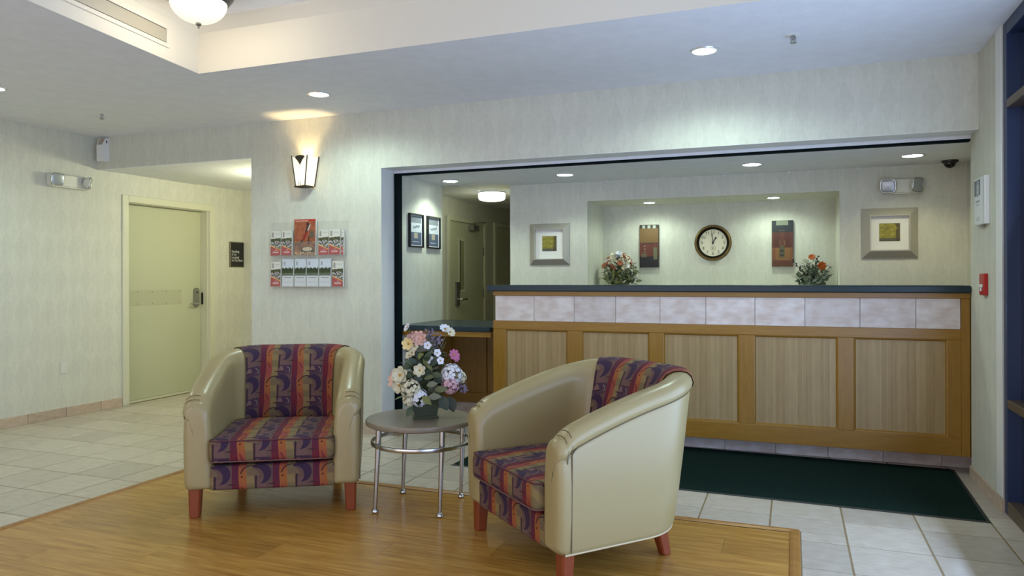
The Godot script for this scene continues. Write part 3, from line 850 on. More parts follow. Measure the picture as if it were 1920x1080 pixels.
# ------------------------------------------------------------------ side hall
func build_hall() -> void:
	var d := thing("door_1", "cream steel hall door with a riveted plate and oval lock", "door")
	d.set_meta("kind", "structure")
	var xs := XL - 0.10
	part("slab", bmm(Vector3(xs - 0.045, 0.012, -6.355), Vector3(xs, 1.955, -5.305), 0.003), M.doorpaint, d)
	for r in [[-5.315, -5.245], [-6.445, -6.375]]:
		var b := MB.new()
		var z0: float = r[0]; var z1: float = r[1]
		b.box(Vector3(XL + 0.004, 1.015, (z0 + z1) * 0.5), Vector3(0.03, 2.03, absf(z1 - z0)), 0.004)
		part("frame_post", b.done(), M.casing, d)
	part("frame_head", bmm(Vector3(XL - 0.011, 1.962, -6.374), Vector3(XL + 0.019, 2.03, -5.316), 0.004), M.casing, d)
	part("reveal", bmm(Vector3(xs - 0.06, 0.0, -6.374), Vector3(XL - 0.012, 1.975, -6.357), 0.001), M.casing, d)
	part("reveal", bmm(Vector3(xs - 0.06, 0.0, -5.303), Vector3(XL - 0.012, 1.975, -5.286), 0.001), M.casing, d)
	part("reveal", bmm(Vector3(xs - 0.06, 1.957, -6.356), Vector3(XL - 0.012, 1.974, -5.304), 0.001), M.casing, d)
	part("threshold", bmm(Vector3(xs - 0.05, 0.0, -6.356), Vector3(XL - 0.03, 0.011, -5.304), 0.002), M.casing, d)
	var plate := part("protection_plate", bmm(Vector3(xs + 0.0002, 0.95, -6.085), Vector3(xs + 0.003, 1.105, -5.31), 0.001), mat(rgb(178, 178, 148), 0.35), d)
	for k in 5:
		for y in [0.968, 1.087]:
			var b := MB.new()
			b.lathe([Vector2(0.007, 0.0), Vector2(0.006, 0.002), Vector2(0.0005, 0.003)], 8, Transform3D(Basis(Vector3(0, 0, 1), Vector3(1, 0, 0), Vector3(0, 1, 0)), Vector3(xs + 0.003, y, -5.34 - k * 0.178)))
			part("screw", b.done(), M.steel, plate)
	var oval := []
	for k in 28:
		var a := TAU * k / 28.0
		oval.append(Vector2(-6.28 + 0.036 * cos(a), 1.015 + signf(sin(a)) * 0.065 + 0.04 * sin(a)))
	var lk := part("lock_plate", prism(oval, xs, xs + 0.022, xy_yz()), M.steel, d)
	var b := MB.new()
	b.tube([Vector3(xs + 0.02, 0.955, -6.28), Vector3(xs + 0.055, 0.955, -6.28), Vector3(xs + 0.06, 0.953, -6.265), Vector3(xs + 0.058, 0.948, -6.16)], 0.010, 8)
	part("lever", b.done(), M.chrome, lk)
	part("card_slot", bmm(Vector3(xs + 0.022, 1.065, -6.297), Vector3(xs + 0.026, 1.078, -6.263), 0.001), M.black, lk)
	part("strike", bmm(Vector3(XL - 0.092, 0.935, -6.3569), Vector3(XL - 0.066, 1.065, -6.353), 0.001), M.black, d)
	var hl := thing("drum_light", "round white drum ceiling light inside the side hall", "ceiling light", Vector3(-4.62, 2.234, -5.85))
	var lb := MB.new()
	lb.lathe([Vector2(0.0005, -0.07), Vector2(0.09, -0.068), Vector2(0.115, -0.058), Vector2(0.12, -0.02), Vector2(0.12, 0.0)], 28, Transform3D.IDENTITY, false)
	part("diffuser", lb.done(), M.drum, hl)
	omni(hl, Vector3(0, -0.1, 0), 1.2, Color(1.0, 1.0, 0.86), 0.1)
	# framed black hall sign
	var s := thing("hall_sign", "small black sign with white lettering on the wall past the hall door", "sign", Vector3(XL, 1.36, -6.80), PI / 2)
	part("sign_plate", bmm(Vector3(-0.105, 0.0, 0.0), Vector3(0.105, 0.272, 0.012), 0.002), M.black, s)
	b = MB.new()
	ring_frame(b, 0.115, -0.010, 0.282, 0.012, 0.006, 0.016)
	part("sign_frame", b.done(), mat(rgb(92, 86, 64), 0.4, 0.4), s)
	var lines := ["Vending", "& Ice", "Located", "on 1st Floor"]
	for k in 4: lettering("sign_lettering", lines[k], 0.034, Vector3(-0.09, 0.170 - k * 0.034, 0.0135), s, M.white, true)
	# emergency light on the left wall
	emergency_light(Vector3(XL, 2.03, -4.67), PI / 2, "white twin-head emergency light on the left wall", 0.37, false)
	# outlet
	var ol := thing("wall_outlet", "white duplex power outlet low on the left wall", "outlet", Vector3(XL, 0.385, -4.645), PI / 2)
	part("cover_plate", bmm(Vector3(-0.036, 0.0, 0.0), Vector3(0.036, 0.105, 0.006), 0.002), M.offwhite, ol)
	for y in [0.033, 0.074]:
		var f := part("socket", bmm(Vector3(-0.017, y - 0.014, 0.006), Vector3(0.017, y + 0.014, 0.008), 0.001), M.white, ol)
		for x in [-0.007, 0.007]: part("slot", bmm(Vector3(x - 0.0015, y - 0.003, 0.008), Vector3(x + 0.0015, y + 0.008, 0.0085)), M.black, f)
		part("slot", bmm(Vector3(-0.003, y - 0.01, 0.008), Vector3(0.003, y - 0.005, 0.0085)), M.black, f)
	# white wall box in the upper corner
	var w := thing("air_freshener", "white plastic dispenser box high in the corner above the hall entrance", "dispenser", Vector3(-5.912, 2.297, ZF))
	b = MB.new()
	b.prism(PackedVector2Array([Vector2(0, 0), Vector2(0.052, 0.0), Vector2(0.060, 0.01), Vector2(0.062, 0.145), Vector2(0.03, 0.21), Vector2(0, 0.21)]), -0.042, 0.042, Transform3D(Basis(Vector3(0, 0, 1), Vector3(0, 1, 0), Vector3(1, 0, 0)), Vector3.ZERO))
	part("case", b.done(), M.white, w)
	part("sensor_window", bmm(Vector3(0.0422, 0.165, 0.02), Vector3(0.0435, 0.19, 0.03)), M.black, w)
	b = MB.new()
	b.prism(PackedVector2Array([Vector2(0.0607, 0.15), Vector2(0.0317, 0.208), Vector2(0.0335, 0.209), Vector2(0.0625, 0.151)]), -0.026, 0.026, Transform3D(Basis(Vector3(0, 0, 1), Vector3(0, 1, 0), Vector3(1, 0, 0)), Vector3.ZERO))
	part("spray_grille", b.done(), mat(rgb(178, 160, 140), 0.5), w)

func lettering(called: String, text: String, size: float, at: Vector3, parent: Node, m: Material, left := false) -> MeshInstance3D:
	var tm := TextMesh.new()
	var f := SystemFont.new()
	f.font_names = PackedStringArray(["Droid Sans"])
	tm.font = f; tm.text = text; tm.font_size = 32; tm.pixel_size = size / 32.0; tm.depth = 0.0012
	tm.horizontal_alignment = HORIZONTAL_ALIGNMENT_LEFT if left else HORIZONTAL_ALIGNMENT_CENTER
	var o := part(called, tm, m, parent, at)
	return o

func ring_frame(b: MB, hw: float, y0: float, y1: float, w: float, d0: float, d1: float) -> void: # reverse-bevel picture frame on the plane z = 0, width w, rising from d0 at the rim to d1 at the inner lip
	var q := [[0.0, 0.0], [0.0, d0], [w * 0.86, d1], [w, d1], [w, 0.002]]
	for j in q.size() - 1:
		var a: float = q[j][0]; var za: float = q[j][1]; var c: float = q[j + 1][0]; var zc: float = q[j + 1][1]
		var P := [Vector3(-hw + a, y0 + a, za), Vector3(hw - a, y0 + a, za), Vector3(hw - a, y1 - a, za), Vector3(-hw + a, y1 - a, za)]
		var Q := [Vector3(-hw + c, y0 + c, zc), Vector3(hw - c, y0 + c, zc), Vector3(hw - c, y1 - c, zc), Vector3(-hw + c, y1 - c, zc)]
		for e in 4: b.quad(P[e], P[(e + 1) % 4], Q[(e + 1) % 4], Q[e])

func emergency_light(at: Vector3, turn: float, label: String, w: float, warm: bool) -> void:
	var t := thing("emergency_light", label, "emergency light", at, turn)
	var hw := w * 0.5
	part("housing", bmm(Vector3(-hw, 0, 0), Vector3(hw, 0.105, 0.055), 0.006), M.offwhite, t)
	part("base_lip", bmm(Vector3(-hw + 0.01, -0.008, 0.0), Vector3(hw - 0.01, 0.0, 0.05), 0.002), M.offwhite, t)
	for s in [-1.0, 1.0]:
		var head := Node3D.new()
		var x: float = s * (hw - 0.035)
		var basis_h := Basis(Vector3.UP, s * (0.15 if s < 0 else 0.75)) * Basis(Vector3.RIGHT, 0.15)
		var xf := Transform3D(basis_h, Vector3(x, 0.055, 0.075))
		var b := MB.new()
		var rows := []
		for k in [[0.024, -0.03], [0.040, -0.012], [0.052, 0.012], [0.054, 0.02]]:
			var row := PackedVector3Array()
			for j in 24:
				var a := TAU * j / 24.0
				var c := cos(a); var sn := sin(a)
				var e := pow(pow(absf(c), 5.0) + pow(absf(sn), 5.0), -0.2)
				row.append(xf * Vector3(c * e * k[0], sn * e * k[0], k[1]))
			rows.append(row)
		b.grid(rows, true, [], true)
		var hd := part("lamp_head", b.done(), M.offwhite, t)
		b = MB.new()
		rows = []
		for k in [[0.054, 0.02], [0.05, 0.026], [0.03, 0.029], [0.001, 0.030]]:
			var row := PackedVector3Array()
			for j in 24:
				var a := TAU * j / 24.0
				var c := cos(a); var sn := sin(a)
				var e := pow(pow(absf(c), 5.0) + pow(absf(sn), 5.0), -0.2)
				row.append(xf * Vector3(c * e * k[0], sn * e * k[0], k[1]))
			rows.append(row)
		b.grid(rows, true, [], true)
		part("lens", b.done(), M.lens, hd)
		b = MB.new()
		var loop := []
		for j in 24:
			var a := TAU * j / 24.0
			var c := cos(a); var sn := sin(a)
			var e := pow(pow(absf(c), 5.0) + pow(absf(sn), 5.0), -0.2)
			loop.append(xf * Vector3(c * e * 0.05, sn * e * 0.05, 0.0235))
		b.tube(loop, 0.0055, 6, false, true)
		part("lens_rim", b.done(), M.chrome, hd)
		head.free()

# ------------------------------------------------------------------ things on the counter wall
func sheet(called: String, m: Material, parent: Node, x0: float, x1: float, y0: float, y1: float, z: float, th := 0.002) -> MeshInstance3D:
	var b := MB.new()
	b.box(Vector3((x0 + x1) * 0.5, (y0 + y1) * 0.5, z - th * 0.5), Vector3(x1 - x0, y1 - y0, th - 0.0004))
	b.quad(Vector3(x0, y0, z), Vector3(x1, y0, z), Vector3(x1, y1, z), Vector3(x0, y1, z))
	# keep only the printed face's coordinates on the print: the body takes the middle of the picture's edge
	for k in range(0, 24): b.t[k] = Vector2(0.5, 0.02)
	return part(called, b.done(), m, parent)

func red_brochure() -> Image:
	var q := noise(64, 128, 0.09, 91, 3)
	return image(64, 128, func(x, y):
		var c := Color(0.82, 0.81, 0.77)
		var k: int = x + y * 64
		if y > 38 + (64 - x) * 0.06:
			c = Color(0.22, 0.25, 0.14).lerp(Color(0.42, 0.42, 0.25), q[k] / 255.0)
			if q[k] > 150 and y > 52 and y < 92: c = Color(0.80, 0.74, 0.78)
			if q[k] < 92: c = Color(0.12, 0.09, 0.10)
		var e: float = 74 + x * 0.36
		if y > e: c = Color(0.92, 0.66, 0.2)
		if y > e + 5: c = Color(0.66, 0.05, 0.07)
		if y > 106 and y < 116 and x > 12 and x < 52 and (y - 111 + 4 * sin(x * 0.9)) * (y - 111 + 4 * sin(x * 0.9)) < 9: c = Color(0.93, 0.86, 0.84)
		if y > 98 and y < 103 and x > 26 and x < 42 and x % 3 != 0: c = Color(0.90, 0.78, 0.76)
		if y < 34 and x > 6 and x < 18 and y > 8: c = Color(0.66, 0.63, 0.58) if (x + y) % 3 else Color(0.45, 0.42, 0.36)
		if y > 14 and y < 18 and x > 24 and x < 56: c = Color(0.68, 0.67, 0.64)
		return c)
func white_brochure(sd: int) -> Image:
	var q := noise(64, 128, 0.08, sd, 3)
	return image(64, 128, func(x, y):
		var c := Color(0.84, 0.84, 0.85)
		var k: int = x + y * 64
		if y < 42: c = Color(0.78, 0.80, 0.83)
		if y > 42 + (q[(x * 3) % 64] - 128) * 0.06 and y < 78: c = Color(0.16, 0.19, 0.10).lerp(Color(0.40, 0.44, 0.24), q[k] / 255.0 * (y - 40) / 38.0)
		if y > 84 and y < 88 and x > 10 and x < 54 and (x * 7) % 5 > 0: c = Color(0.28, 0.27, 0.27)
		if y > 100 and y < 112 and x > 8 and x < 56 and y % 4 == 0: c = Color(0.70, 0.70, 0.72)
		if y > 12 and y < 30 and x > 8 and x < 18: c = Color(0.62, 0.60, 0.60)
		return c)
func magazine() -> Image:
	var q := noise(96, 128, 0.045, 95, 4)
	return image(96, 128, func(x, y):
		var k: int = x + y * 96
		var c := Color(0.56, 0.26, 0.17).lerp(Color(0.66, 0.40, 0.25), q[k] / 255.0)
		if y > 76: c = Color(0.62, 0.38, 0.20).lerp(Color(0.42, 0.22, 0.11), clampf(q[k] / 128.0 - 0.5, 0, 1))
		if y < 7: c = Color(0.70, 0.16, 0.10)
		if y > 3 and y < 7 and x > 4 and x < 62 and x % 4 < 3: c = Color(0.9, 0.84, 0.74)
		var p := Vector2(x, y)
		# dancing figure, drum and bright papers
		if p.distance_to(Vector2(60, 16)) < 6: c = Color(0.20, 0.12, 0.08)
		if absf(x - 58 + (y - 34) * 0.3) < 6 and y > 20 and y < 46: c = Color(0.30, 0.20, 0.18)
		if absf(x - 66 + (y - 30) * 0.5) < 3 and y > 18 and y < 40: c = Color(0.78, 0.74, 0.70)
		if absf(x - 48 + (y - 60) * 0.5) < 6 and y > 44 and y < 74: c = Color(0.55, 0.14, 0.10)
		if absf(x - 30 + (y - 82) * 0.9) < 4 and y > 72 and y < 94: c = Color(0.20, 0.11, 0.07)
		if absf(x - 66) < 3 and y > 62 and y < 90: c = Color(0.22, 0.12, 0.08)
		if x > 68 and x < 90 and y > 42 and y < 66: c = Color(0.20, 0.22, 0.20).lerp(Color(0.55, 0.45, 0.32), q[(k * 5) % (96 * 128)] / 255.0)
		var dr := Vector2((x - 60) / 28.0, (y - 106) / 9.0).length()
		if dr < 1.0 or (absf(x - 60) < 28 and y > 106 and y < 118): c = Color(0.16, 0.10, 0.06)
		if dr < 0.82: c = Color(0.78, 0.70, 0.58)
		if y > 116 and q[(k * 3) % (96 * 128)] > 140: c = Color(0.85, 0.78, 0.62)
		return c)

func build_wall_things() -> void:
	# brochure rack and what stands in it
	var t := thing("brochure_rack", "clear acrylic two-tier brochure rack on the counter wall", "brochure rack", Vector3(-3.67, 1.135, ZF))
	part("back_sheet", bmm(Vector3(-0.375, 0.0, 0.0), Vector3(0.375, 0.545, 0.004), 0.001), M.acrylic, t)
	var x0 := -0.365; var x1 := 0.36
	for yb in [0.018, 0.272]:
		part("pocket_floor", bmm(Vector3(x0, yb - 0.006, 0.004), Vector3(x1, yb, 0.05), 0.001), M.acrylic, t)
		part("pocket_front", bmm(Vector3(x0, yb, 0.046), Vector3(x1, yb + 0.11, 0.05), 0.001), M.acrylic, t)
		for x in [x0, x1]: part("pocket_side", bmm(Vector3(x - 0.002, yb, 0.004), Vector3(x + 0.002, yb + 0.16, 0.046), 0.001), M.acrylic, t)
	var red_m := umat(tex(red_brochure()), 0.35)
	var white_m := [umat(tex(white_brochure(97)), 0.35), umat(tex(white_brochure(98)), 0.35)]
	var mag_m := umat(tex(magazine()), 0.3)
	var paper := mat(rgb(224, 222, 214), 0.7)
	var put := func(called: String, label: String, cat: String, m: Material, xa: float, xb: float, yb: float, hh: float, z: float, grp: String) -> void:
		var o := thing(called, label, cat, Vector3((xa + xb) * 0.5, yb, ZF + z), 0.0, grp)
		o.rotation.x = -0.03
		var hw := (xb - xa) * 0.5 - 0.002
		part("pages", bmm(Vector3(-hw, 0, -0.014), Vector3(hw, hh, 0.0)), paper, o)
		sheet("cover", m, o, -hw, hw, 0.0, hh, 0.0015, 0.0014)
	var g := "brochures in the wall rack"
	var up := 1.4075; var lo := 1.1535
	put.call("brochure", "red and white brochure at the left end of the top tier", "brochure", red_m, -4.031, -3.928, up, 0.205, 0.03, g)
	put.call("brochure", "red and white brochure on the top tier, just left of the magazine", "brochure", red_m, -3.920, -3.815, up, 0.205, 0.034, g)
	put.call("magazine", "orange magazine with a dancer and drum on its cover, top tier of the rack", "magazine", mag_m, -3.794, -3.584, up, 0.29, 0.036, "")
	put.call("brochure", "red and white brochure on the top tier, just right of the magazine", "brochure", red_m, -3.563, -3.462, up, 0.205, 0.03, g)
	put.call("brochure", "red and white brochure on the top tier, second right of the magazine", "brochure", red_m, -3.458, -3.352, up, 0.205, 0.034, g)
	put.call("brochure", "red and white brochure with a pale edge at the right end of the top tier", "brochure", red_m, -3.349, -3.322, up, 0.20, 0.03, g)
	put.call("brochure", "red and white brochure at the left end of the bottom tier", "brochure", red_m, -4.031, -3.93, lo, 0.205, 0.03, g)
	var nm := ["leftmost", "second", "third", "last"]
	for k in 4:
		var a: float = [-3.914, -3.791, -3.672, -3.553][k]
		put.call("brochure", "white landscape brochure on the bottom tier, %s of the four white ones from the left" % nm[k], "brochure", white_m[k % 2], a, a + 0.112, lo, 0.225, 0.034, g)
	put.call("brochure", "red and white brochure at the right end of the bottom tier", "brochure", red_m, -3.432, -3.328, lo, 0.205, 0.03, g)
	# sconce: flared glass shade in a dark metal cage
	var s := thing("wall_sconce", "lit glass wall sconce with dark metal ribs above the brochure rack", "wall lamp", Vector3(-3.679, 1.955, ZF))
	var dk := mat(rgb(58, 52, 36), 0.45, 0.3)
	part("wall_plate", bmm(Vector3(-0.055, 0.02, 0.0), Vector3(0.055, 0.21, 0.008), 0.002), dk, s)
	var zc := 0.098; var zt := 0.108
	var gl := MB.new()
	gl.prism(PackedVector2Array([Vector2(-0.043, 0.012), Vector2(0.043, 0.012), Vector2(0.072, 0.242), Vector2(0.05, 0.235), Vector2(0.028, 0.212), Vector2(0.0, 0.165), Vector2(-0.028, 0.212), Vector2(-0.05, 0.235), Vector2(-0.072, 0.242)]), 0.0, 0.003, Transform3D(Basis(Vector3.RIGHT, 0.045), Vector3(0, 0, zc)))
	part("glass_panel", gl.done(), M.shade, s)
	for sg in [-1.0, 1.0]:
		gl = MB.new()
		var A := Vector3(sg * 0.046, 0.012, zc - 0.002); var B := Vector3(sg * 0.066, 0.012, 0.012)
		var C := Vector3(sg * 0.108, 0.238, 0.012); var D := Vector3(sg * 0.077, 0.242, zt)
		if sg > 0: gl.quad(A, B, C, D); gl.quad(A, D, C, B)
		else: gl.quad(B, A, D, C); gl.quad(B, C, D, A)
		part("glass_panel", gl.done(), M.shade, s)
		gl = MB.new()
		gl.tube([Vector3(sg * 0.044, 0.004, zc + 0.003), Vector3(sg * 0.0755, 0.248, zt + 0.004)], 0.005, 6)
		part("rib", gl.done(), dk, s)
		gl = MB.new()
		gl.tube([Vector3(sg * 0.068, 0.004, 0.008), Vector3(sg * 0.110, 0.246, 0.008)], 0.006, 6)
		part("rib", gl.done(), dk, s)
		gl = MB.new()
		gl.tube([Vector3(sg * 0.009 - 0.004, 0.008, zc + 0.004), Vector3(sg * 0.007 - 0.002, 0.095, zc + 0.002)], 0.0022, 6)
		part("accent_rod", gl.done(), dk, s)
	gl = MB.new()
	gl.prism(PackedVector2Array([Vector2(0.0, 0.168), Vector2(0.028, 0.215), Vector2(0.05, 0.238), Vector2(0.03, 0.248), Vector2(0, 0.252), Vector2(-0.03, 0.248), Vector2(-0.05, 0.238), Vector2(-0.028, 0.215)]), 0.0, 0.003, Transform3D(Basis(Vector3.RIGHT, 0.045), Vector3(0, 0, zc - 0.006)))
	part("crest_plate", gl.done(), dk, s)
	part("bottom_pan", bmm(Vector3(-0.062, -0.004, 0.004), Vector3(0.062, 0.008, zc + 0.004), 0.003), dk, s)
	spot(s, Vector3(0, 0.16, 0.055), 0.26, Color(1.0, 0.86, 0.6), 40.0, 0.02, Vector3(0, 1, 0.02))
	omni(s, Vector3(0, 0.1, 0.05), 0.05, Color(1.0, 0.86, 0.62), 0.03)
	# permit box and fire alarm pull on the right pier
	var p := thing("notice_frame", "white framed notice with a grey badge on the right pier", "notice", Vector3(XR, 1.512, -4.845), -PI / 2)
	part("case", bmm(Vector3(-0.122, 0.0, 0.0), Vector3(0.122, 0.268, 0.026), 0.003), M.white, p)
	var nt := image(96, 72, func(x, y):
		var c := Color(0.90, 0.90, 0.90)
		if x < 62 and y < 26: c = Color(0.42, 0.45, 0.48)
		var e := Vector2((x - 34) / 14.0, (y - 15) / 14.0).length()
		if e < 1.0: c = Color(0.84, 0.85, 0.86)
		if absf(e - 0.72) < 0.1 or (e < 0.4 and (x + y) % 3 == 0): c = Color(0.35, 0.38, 0.42)
		if y > 33 and y < 37 and x > 12 and x < 54 and x % 4 != 0: c = Color(0.45, 0.46, 0.48)
		if y > 39 and y < 42 and x > 16 and x < 50 and x % 3 != 0: c = Color(0.58, 0.59, 0.6)
		if y > 60 and y < 68 and x > 16 and x < 58 and (x / 3) % 2 == 0: c = Color(0.66, 0.67, 0.68)
		return c)
	sheet("notice_print", umat(tex(nt), 0.4), p, -0.112, 0.108, 0.008, 0.258, 0.0272, 0.001)
	part("clip", bmm(Vector3(-0.03, -0.008, 0.006), Vector3(0.03, 0.0, 0.024), 0.001), M.steel, p)
	var fp := thing("fire_alarm_pull", "small red fire alarm pull station on the right pier", "fire alarm", Vector3(XR, 1.113, -4.82), -PI / 2)
	part("case", bmm(Vector3(-0.054, 0.0, 0.0), Vector3(0.054, 0.122, 0.022), 0.004), M.red, fp)
	part("pull_bar", bmm(Vector3(-0.038, 0.045, 0.022), Vector3(0.038, 0.062, 0.030), 0.002), M.white, fp)
	part("pull_stem", bmm(Vector3(-0.012, 0.022, 0.022), Vector3(0.012, 0.045, 0.028), 0.002), M.white, fp)

# ------------------------------------------------------------------ behind the counter
func build_reception() -> void:
	var cool := Color(0.92, 1.0, 0.93)
	var nm := ["leftmost, near the two framed certificates", "second from the left above the counter", "second from the right above the counter", "rightmost, near the black dome camera"]
	var k := 0
	for x in [-2.765, -1.734, -0.284, 0.776]:
		downlight(Vector3(x, HI, -5.745), "recessed downlight in the low ceiling, " + nm[k], [0.62, 0.42, 0.42, 0.30][k], cool if k < 3 else Color(1.0, 0.98, 0.78), 0.08, "downlights above the reception counter", 68.0)
		k += 1
	downlight(Vector3(-1.192, 1.888, -6.54), "recessed downlight in the niche top, above the left wall panel", 0.28, cool, 0.06, "downlights in the niche", 84.0)
	downlight(Vector3(-0.151, 1.888, -6.54), "recessed downlight in the niche top, above the right wall panel", 0.28, cool, 0.06, "downlights in the niche", 84.0)
	# corridor drum light
	var t := thing("drum_light", "round white drum ceiling light in the corridor", "ceiling light", Vector3(-2.84, 2.085, -6.86))
	var b := MB.new()
	b.lathe([Vector2(0.0005, -0.088), Vector2(0.10, -0.087), Vector2(0.125, -0.08), Vector2(0.136, -0.065), Vector2(0.138, -0.02), Vector2(0.134, -0.008)], 32, Transform3D.IDENTITY, false)
	part("diffuser", b.done(), M.drum, t)
	b = MB.new()
	b.lathe([Vector2(0.139, -0.012), Vector2(0.142, -0.006), Vector2(0.142, 0.0)], 32)
	part("base_ring", b.done(), M.white, t)
	omni(t, Vector3(0, -0.13, 0), 0.10, Color(1.0, 1.0, 0.76), 0.1)
	# security dome
	t = thing("dome_camera", "small black dome security camera under the low ceiling", "camera", Vector3(1.065, HI, -6.11))
	b = MB.new()
	b.lathe([Vector2(0.038, -0.022), Vector2(0.052, -0.014), Vector2(0.055, -0.003), Vector2(0.055, 0.0)], 28)
	part("mount_ring", b.done(), M.black, t)
	b = MB.new()
	var pr := []
	for j in 9:
		var a := PI / 2 * j / 8.0
		pr.append(Vector2(maxf(0.038 * sin(a), 0.0005), -0.022 - 0.034 * cos(a)))
	b.lathe(pr, 28, Transform3D.IDENTITY, false)
	part("smoked_dome", b.done(), mat(rgb(8, 8, 9), 0.06), t)
	emergency_light(Vector3(0.762, 1.848, ZB), 0.0, "twin-head emergency light above the right framed print", 0.25, true)
	# framed prints
	framed_print("framed_print", "pewter framed print of a small yellow green square, left of the niche", Vector3(-2.026, 1.333, ZB), 0.186, 0.367, 0.055, 0.0675, 0.0675, 101)
	framed_print("framed_print", "pewter framed print of a small yellow square, right of the niche", Vector3(0.686, 1.360, ZB), 0.191, 0.380, 0.062, 0.071, 0.068, 102)
	# two narrow canvas panels
	var c1 := image(64, 144, func(x, y):
		var c := Color(0.60, 0.42, 0.22)
		if y > 60: c = Color(0.20, 0.13, 0.10)
		if y > 62: c = Color(0.55, 0.25, 0.17).lerp(Color(0.42, 0.20, 0.14), (x % 23) / 40.0)
		if y > 106: c = Color(0.16, 0.13, 0.13)
		if x > 46 and x < 60 and y > 76 and y < 118: c = Color(0.55, 0.50, 0.34)
		if x > 4 and x < 24 and y > 96 and y < 110: c = Color(0.50, 0.42, 0.28)
		if x > 14 and x < 20 and y > 66 and y < 94 and (y / 5) % 2 == 0: c = Color(0.72, 0.62, 0.46)
		if y < 12: c = Color(0.30, 0.24, 0.16)
		for q in 3:
			if x > 8 + q * 18 and x < 19 + q * 18 and y > 1 and y < 12: c = Color(0.86, 0.84, 0.74)
		return c)
	var c2 := image(64, 144, func(x, y):
		var c := Color(0.14, 0.15, 0.16)
		if y > 36: c = Color(0.48, 0.22, 0.13).lerp(Color(0.40, 0.17, 0.10), absf(sin(x * 0.1)))
		if y > 84: c = Color(0.62, 0.35, 0.18)
		if y > 84 and x > 10 and x < 56 and y < 124: c = Color(0.66, 0.42, 0.20)
		if y > 124: c = Color(0.48, 0.25, 0.14)
		if absf(x - 30) < 6 + (3 if y > 86 else 0) and y > 76 and y < 116: c = Color(0.42, 0.36, 0.24)
		if absf(x - 30) < 6 and ((y > 92 and y < 97) or (y > 106 and y < 111)): c = Color(0.16, 0.13, 0.10)
		if y > 62 and y < 80 and (absf(x - 24) < 2 or absf(x - 38) < 3): c = Color(0.55, 0.34, 0.20)
		if x > 12 and x < 50 and y < 15: c = Color(0.62, 0.60, 0.48)
		if x > 20 and x < 40 and y > 29 and y < 33: c = Color(0.42, 0.30, 0.22)
		return c)
	canvas("canvas_panel", "narrow canvas with gold, red and dark bands, left of the clock", Vector3(-1.243, 1.311, ZN), 0.0875, 0.395, dim(umat(tex(c1), 0.6)))
	canvas("canvas_panel", "narrow rust coloured canvas with a dark top, right of the clock", Vector3(-0.085, 1.309, ZN), 0.086, 0.402, dim(umat(tex(c2), 0.6)))
	wall_clock(Vector3(-0.672, 1.528, ZN))
	# certificates on the left wall of the bay
	var ci := image(64, 96, func(x, y):
		var c := Color(0.78, 0.80, 0.82)
		if x < 4 or x > 59 or y < 3 or y > 92: return Color(0.86, 0.86, 0.86)
		if y < 24: c = Color(0.50, 0.52, 0.55)
		if y > 52: c = Color(0.33, 0.37, 0.45)
		if x > 22 and x < 42 and y > 54 and y < 72: c = Color(0.66, 0.62, 0.54)
		if absf(y - 36 + (x - 32) * 0.16 + 3 * sin(x * 0.8)) < 2.2 and x > 16 and x < 52: c = Color(0.25, 0.28, 0.33)
		if y > 80 and y < 84 and x > 14 and x < 50 and x % 3: c = Color(0.75, 0.77, 0.8)
		return c)
	var cm := umat(tex(ci), 0.4)
	for r in [[-5.541, "nearer the counter"], [-5.865, "nearer the corridor"]]:
		var f := thing("framed_certificate", "small black framed certificate on the bay wall, the one " + r[1], "certificate", Vector3(XI, 1.48, r[0]), PI / 2, "certificates in black frames")
		b = MB.new()
		ring_frame(b, 0.124, 0.0, 0.285, 0.012, 0.02, 0.022)
		part("frame", b.done(), M.black, f)
		sheet("certificate_sheet", cm, f, -0.112, 0.112, 0.012, 0.273, 0.006, 0.004)
	# corridor doors
	corridor_door("door_2", -8.04, -7.10, 1.835, true)
	corridor_door("door_3", -9.45, -8.42, 1.85, false)

func framed_print(called: String, label: String, at: Vector3, hw: float, h: float, w: float, aw: float, ah: float, sd: int) -> void:
	var t := thing(called, label, "picture", at)
	var b := MB.new()
	ring_frame(b, hw, 0.0, h, w, 0.012, 0.045)
	part("frame", b.done(), M.pewter, t)
	sheet("mat_board", M.matboard, t, -hw + w - 0.001, hw - w + 0.001, w - 0.001, h - w + 0.001, 0.018, 0.012)
	var q := noise(64, 64, 0.05, sd, 4)
	var art := image(64, 64, func(x, y):
		var k: int = x + y * 64
		var c := Color(0.62, 0.57, 0.20).lerp(Color(0.46, 0.44, 0.13), q[k] / 255.0)
		c = c.lerp(Color(0.72, 0.66, 0.36), clampf(sin(x * 0.2) * 0.6, 0, 1) * clampf(sin(y * 0.35), 0, 1))
		if y > 52: c = c.lerp(Color(0.30, 0.29, 0.28), 0.85)
		if x > 56 - q[k] * 0.04: c = c.lerp(Color(0.28, 0.23, 0.15), 0.75)
		return c)
	var cy := h * 0.5 + 0.006
	sheet("art_print", umat(tex(art), 0.6), t, -aw, aw, cy - ah, cy + ah, 0.0192, 0.001)

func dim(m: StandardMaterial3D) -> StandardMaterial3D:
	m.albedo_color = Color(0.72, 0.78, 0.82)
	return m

func canvas(called: String, label: String, at: Vector3, hw: float, h: float, m: Material) -> void:
	var t := thing(called, label, "picture", at)
	part("stretcher", bmm(Vector3(-hw, 0, 0.0), Vector3(hw, h, 0.03), 0.003), mat(rgb(62, 52, 40), 0.7), t)
	sheet("painted_face", m, t, -hw + 0.001, hw - 0.001, 0.001, h - 0.001, 0.0316, 0.001)

